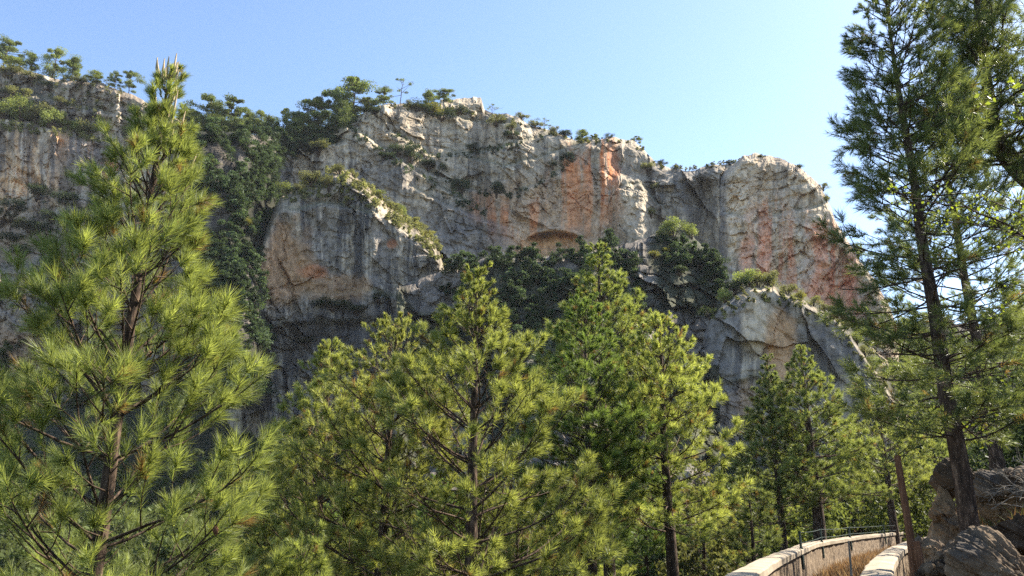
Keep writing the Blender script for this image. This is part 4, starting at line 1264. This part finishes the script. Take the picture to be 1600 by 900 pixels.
for q, (px, py, s) in enumerate(((1450, 892, .1), (1470, 888, .14), (1495, 897, .16), (1438, 897, .08), (1520, 900, .13), (1484, 903, .09))):
    boulder(f"small dark stone in front of the boulders, {ORD[q]} of six counted outward", W(px, py, YB - 1.2), (s * 1.3, s, s * .8), 40 + q, (RG[0] * .7, RG[1] * .8), 4, amp=.4, group="loose stones before the boulders", freq=3)

# ------------------------------------------------------------------ leafy branch, dry bush at the right edge


def leafy(label, root, tips, seed, leaf, tone, n_side=7, rw=0.008, cat="bush", stem_to=None):
    rng = np.random.RandomState(seed); tb = Bag(); LP = []
    root = np.asarray(root)
    if stem_to is not None:
        st = np.asarray(stem_to) - root
        tb.tube(np.array([st, st * .5 + [0.1, 0, 0], [0, 0, 0]]), np.array([0.045, 0.035, 0.025]), 7)
    for t in tips:
        t = np.asarray(t) - root; L = np.linalg.norm(t); m = max(6, int(L / .12))
        f = np.linspace(0, 1, m)[:, None]
        p = t * f + np.array([0, 0, 0.10 * L]) * np.sin(f * math.pi) + np.cumsum(rng.normal(0, .012, (m, 3)), 0)
        tb.tube(p, np.linspace(rw * 1.6, rw * .4, m), 5)
        for k in range(int(m * .3), m):
            for _ in range(2):
                d = unit(unit(t) + rng.normal(0, .7, 3)); l = rng.uniform(.12, .34)
                q = p[k] + d * l
                tb.tube(np.array([p[k], p[k] + d * l * .5 + [0, 0, .01], q]), np.array([rw * .5, rw * .4, rw * .25]), 4)
                for w in range(n_side):
                    LP.append(p[k] + d * l * (0.3 + .75 * w / n_side) + rng.normal(0, .018, 3))
    LP = np.array(LP); nl = len(LP)
    u = rng.normal(size=(nl, 3)); u /= np.linalg.norm(u, axis=1)[:, None]
    v = np.cross(u, rng.normal(size=(nl, 3))); v /= np.linalg.norm(v, axis=1)[:, None]
    sz = leaf * rng.uniform(.6, 1.3, (nl, 1))
    V = np.stack([LP, LP + u * sz * .5 + v * sz * .36, LP + u * sz, LP + u * sz * .5 - v * sz * .36], 1).reshape(-1, 3)
    c = tone * (.7 + .6 * rng.rand(nl, 1))
    r = empty("leafy_bush", root, label, cat)
    link("stem", tb.mesh("stem", True), M_BARK, r)
    link("foliage", mesh_np("foliage", V, np.arange(nl * 4).reshape(-1, 4), np.repeat(c, 4, 0)), M_BROAD, r)


LT = np.array([0.18, 0.225, 0.05])
rt = W(1690, 420, 6.5)
leafy("broad-leaved branch with bright yellow-green leaves reaching in before the tall backlit pine", rt,
      [W(1400, 298, 6.3), W(1470, 352, 6.4), W(1545, 318, 6.6), W(1580, 378, 6.2), W(1575, 300, 6.8), W(1596, 345, 6.0), W(1540, 345, 6.9), W(1590, 470, 6.4)], 4, 0.036, LT, 7, stem_to=[rt[0] + .3, rt[1] + .3, gz(rt[0], rt[1])])
rt2 = W(1680, 130, 6.5)
leafy("twig of large light leaves at the very edge above the thick curved limb", rt2, [W(1570, 150, 6.4), W(1590, 185, 6.2), W(1600, 130, 6.3)], 6, 0.05, LT, 6, stem_to=rt + np.array([.1, .2, 0]))
rt3 = W(1500, 700, 15.5)
leafy("yellow-green leafy bush glowing behind the big trunk", rt3, [W(1462, 615, 15.2), W(1480, 640, 15.6), W(1470, 665, 15.3), W(1560, 640, 15.6), W(1575, 600, 15.8), W(1530, 690, 15.4), W(1590, 660, 15.9)], 8, 0.085, LT * .85, 4, rw=.014, stem_to=[rt3[0], rt3[1], gz(rt3[0], rt3[1]) - .2])

tb = Bag(); rng = np.random.RandomState(12)
rt = W(1640, 800, 8.6)
for k in range(15):
    t = W(rng.uniform(1530, 1600), rng.uniform(700, 800), 8.4 + rng.rand() * .5) - rt
    f = np.linspace(0, 1, 10)[:, None]
    p = t * f + np.array([0, 0, .22]) * np.sin(f * math.pi) * rng.rand() + np.cumsum(rng.normal(0, .008, (10, 3)), 0)
    tb.tube(p, np.linspace(.008, .003, 10), 5)
    for q in (4, 6, 8):
        d = unit(t + rng.normal(0, .5, 3)) * rng.uniform(.08, .25)
        tb.tube(np.array([p[q], p[q] + d * .5 + [0, 0, .02], p[q] + d]), np.array([.004, .003, .002]), 4)
tb.tube(np.array([[0, 0, 0], [0.02, 0, -.3], [0, .05, -1.0]]), np.array([.03, .035, .04]), 7)
r = empty("dry_bush", rt, "leafless bush of pale arching twigs beside the big trunk", "bush")
link("twigs", tb.mesh("twigs", True), M_PALEBARK, r)

# ------------------------------------------------------------------ tree with the thick curved limb at the right edge
tb = Bag(); rt = W(1720, 420, 11.5); base = np.array([rt[0] + .6, 11.8, gz(rt[0] + .6, 11.8)])
key = [base, base * .5 + rt * .5, rt, W(1640, 305, 11.4), W(1598, 268, 11.4), W(1570, 242, 11.4), W(1552, 205, 11.4), W(1545, 150, 11.4), W(1535, 80, 11.4), W(1525, 0, 11.5), W(1520, -80, 11.6)]
key = np.array(key)
tt = np.linspace(0, len(key) - 1, 46); kp = np.stack([np.interp(tt, np.arange(len(key)), key[:, k]) for k in range(3)], 1)
for _ in range(5): kp[1:-1] = .5 * kp[1:-1] + .25 * (kp[:-2] + kp[2:])
tb.tube(kp - base, np.interp(tt, [0, 2, 4, 6, 8, 10], [.24, .2, .17, .11, .07, .03]), 10)
S = []
rng = np.random.RandomState(77)
for k in range(20, 46):
    for _ in range(3):
        az = rng.rand() * 6.28; e = rng.normal(.15, .3)
        d = np.array([math.cos(az) * math.cos(e), math.sin(az) * math.cos(e), math.sin(e)])
        L = rng.uniform(.7, 1.9) * (1 - .35 * (k - 20) / 26); m = 8
        p = [kp[k]]; dd = d
        for q in range(m):
            dd = unit(dd + rng.normal(0, .16, 3) + [0, 0, .04]); p.append(p[-1] + dd * L / m)
        p = np.array(p); tb.tube(p - base, np.linspace(.022, .006, m + 1), 5)
        for q in range(2, m + 1):
            for _ in range(2):
                d2 = unit(dd + rng.normal(0, .8, 3)); l2 = rng.uniform(.15, .5)
                e2 = p[q] + d2 * l2
                tb.tube(np.array([p[q], p[q] + d2 * l2 * .5, e2]) - base, np.array([.006, .005, .003]), 4)
                S.append((e2 - d2 * .1, d2)); 
                for _ in range(2): S.append((e2 - d2 * rng.uniform(.02, .2), unit(d2 + rng.normal(0, .8, 3))))
pos = np.array([s[0] for s in S]) - base; dr = np.array([s[1] for s in S]); N_, K_ = len(S), 34
sN = rng.rand(N_, K_); pe = rng.normal(size=(N_, K_, 3)); d_ = dr[:, None, :]; pe -= d_ * (pe * d_).sum(-1, keepdims=True); pe /= np.linalg.norm(pe, axis=-1, keepdims=True)
an = np.radians(60 - 36 * sN)[..., None]; nd = d_ * np.cos(an) + pe * np.sin(an)
bs = pos[:, None, :] + d_ * (0.16 * sN)[..., None]; tp_ = bs + nd * .125 * rng.uniform(.75, 1.15, (N_, K_, 1))
wv = np.cross(nd, rng.normal(size=(N_, K_, 3))); wv /= np.linalg.norm(wv, axis=-1, keepdims=True)
V = np.stack([bs + wv * .0036, bs - wv * .0036, tp_], 2).reshape(-1, 3)
cc = (DG[0] * .5 + DG[1] * .5) * (.6 + .7 * rng.rand(N_, K_, 1)); cc = np.repeat(cc.reshape(-1, 3), 3, 0)
r = empty("pine_tree", base, "old pine at the right edge with a thick curved limb crossing the sky", "pine", "tall pines over the right bank")
link("trunk", tb.mesh("trunk", True), M_BARK, r)
link("crown", mesh_np("crown", V, np.arange(N_ * K_ * 3).reshape(-1, 3), cc), M_NEEDLE, r)

# young pines peeping over the bottom edge
pine("pine_tree", "young pine top at the bottom edge, between the nearest pine and the sparse one", 478, 8.5, 818, 131, crown_from=0.1,
     radius=.75, whorl=.28, per_whorl=5, r0=.035, lowe=25, tope=66, curl=1.3, nneed=52, nl=.14, nw=.0055, shape=.6, sub_step=.18, cols=MG)

# ------------------------------------------------------------------ air
me = bpy.data.meshes.new("haze")
hx0, hx1, hy0, hy1, hz0, hz1 = -610, 610, -210, 910, -12, 135
me.from_pydata([(x, y, z) for z in (hz0, hz1) for y in (hy0, hy1) for x in (hx0, hx1)], [], [(0, 2, 3, 1), (4, 5, 7, 6), (0, 1, 5, 4), (2, 6, 7, 3), (0, 4, 6, 2), (1, 3, 7, 5)])
mh, nth, N_h, L_h = new_mat("haze air")
vo = N_h("ShaderNodeVolumePrincipled"); vo.inputs["Density"].default_value = 0.0001
vo.inputs["Color"].default_value = (0.92, 0.94, 1.0, 1)
oh = N_h("ShaderNodeOutputMaterial"); L_h(vo.outputs["Volume"], oh.inputs["Volume"])
hz = link("haze", me, mh); tag(hz, kind="stuff")

# ------------------------------------------------------------------ light
SUN_AZ, SUN_EL = R(64), R(43)
sd = Vector((math.sin(SUN_AZ) * math.cos(SUN_EL), math.cos(SUN_AZ) * math.cos(SUN_EL), math.sin(SUN_EL)))
sl = bpy.data.lights.new("sun", 'SUN'); sl.energy = 4.7; sl.angle = R(0.5); sl.color = (1.0, 0.93, 0.80)
so = bpy.data.objects.new("sun", sl); C.objects.link(so)
so.rotation_euler = sd.to_track_quat('Z', 'Y').to_euler()
w = bpy.data.worlds.new("World"); SC.world = w; w.use_nodes = True
nt = w.node_tree
bgn = nt.nodes.get("Background")
sky = nt.nodes.new("ShaderNodeTexSky"); sky.sky_type = 'NISHITA'; sky.sun_disc = False
sky.sun_elevation = SUN_EL; sky.sun_rotation = SUN_AZ
sky.air_density = 1.0; sky.dust_density = 1.0; sky.ozone_density = 2.2; sky.altitude = 700
nt.links.new(sky.outputs["Color"], bgn.inputs["Color"])
bgn.inputs["Strength"].default_value = 0.102
SC.view_settings.view_transform = 'Standard'
SC.view_settings.look = 'None'
SC.view_settings.exposure = 1.68
SC.view_settings.gamma = 1.0
SC.view_settings.use_curve_mapping = False
cy = SC.cycles
cy.max_bounces = 8; cy.diffuse_bounces = 6; cy.glossy_bounces = 2; cy.transmission_bounces = 4; cy.transparent_max_bounces = 4
cy.use_denoising = False
print("needles", TOTAL)
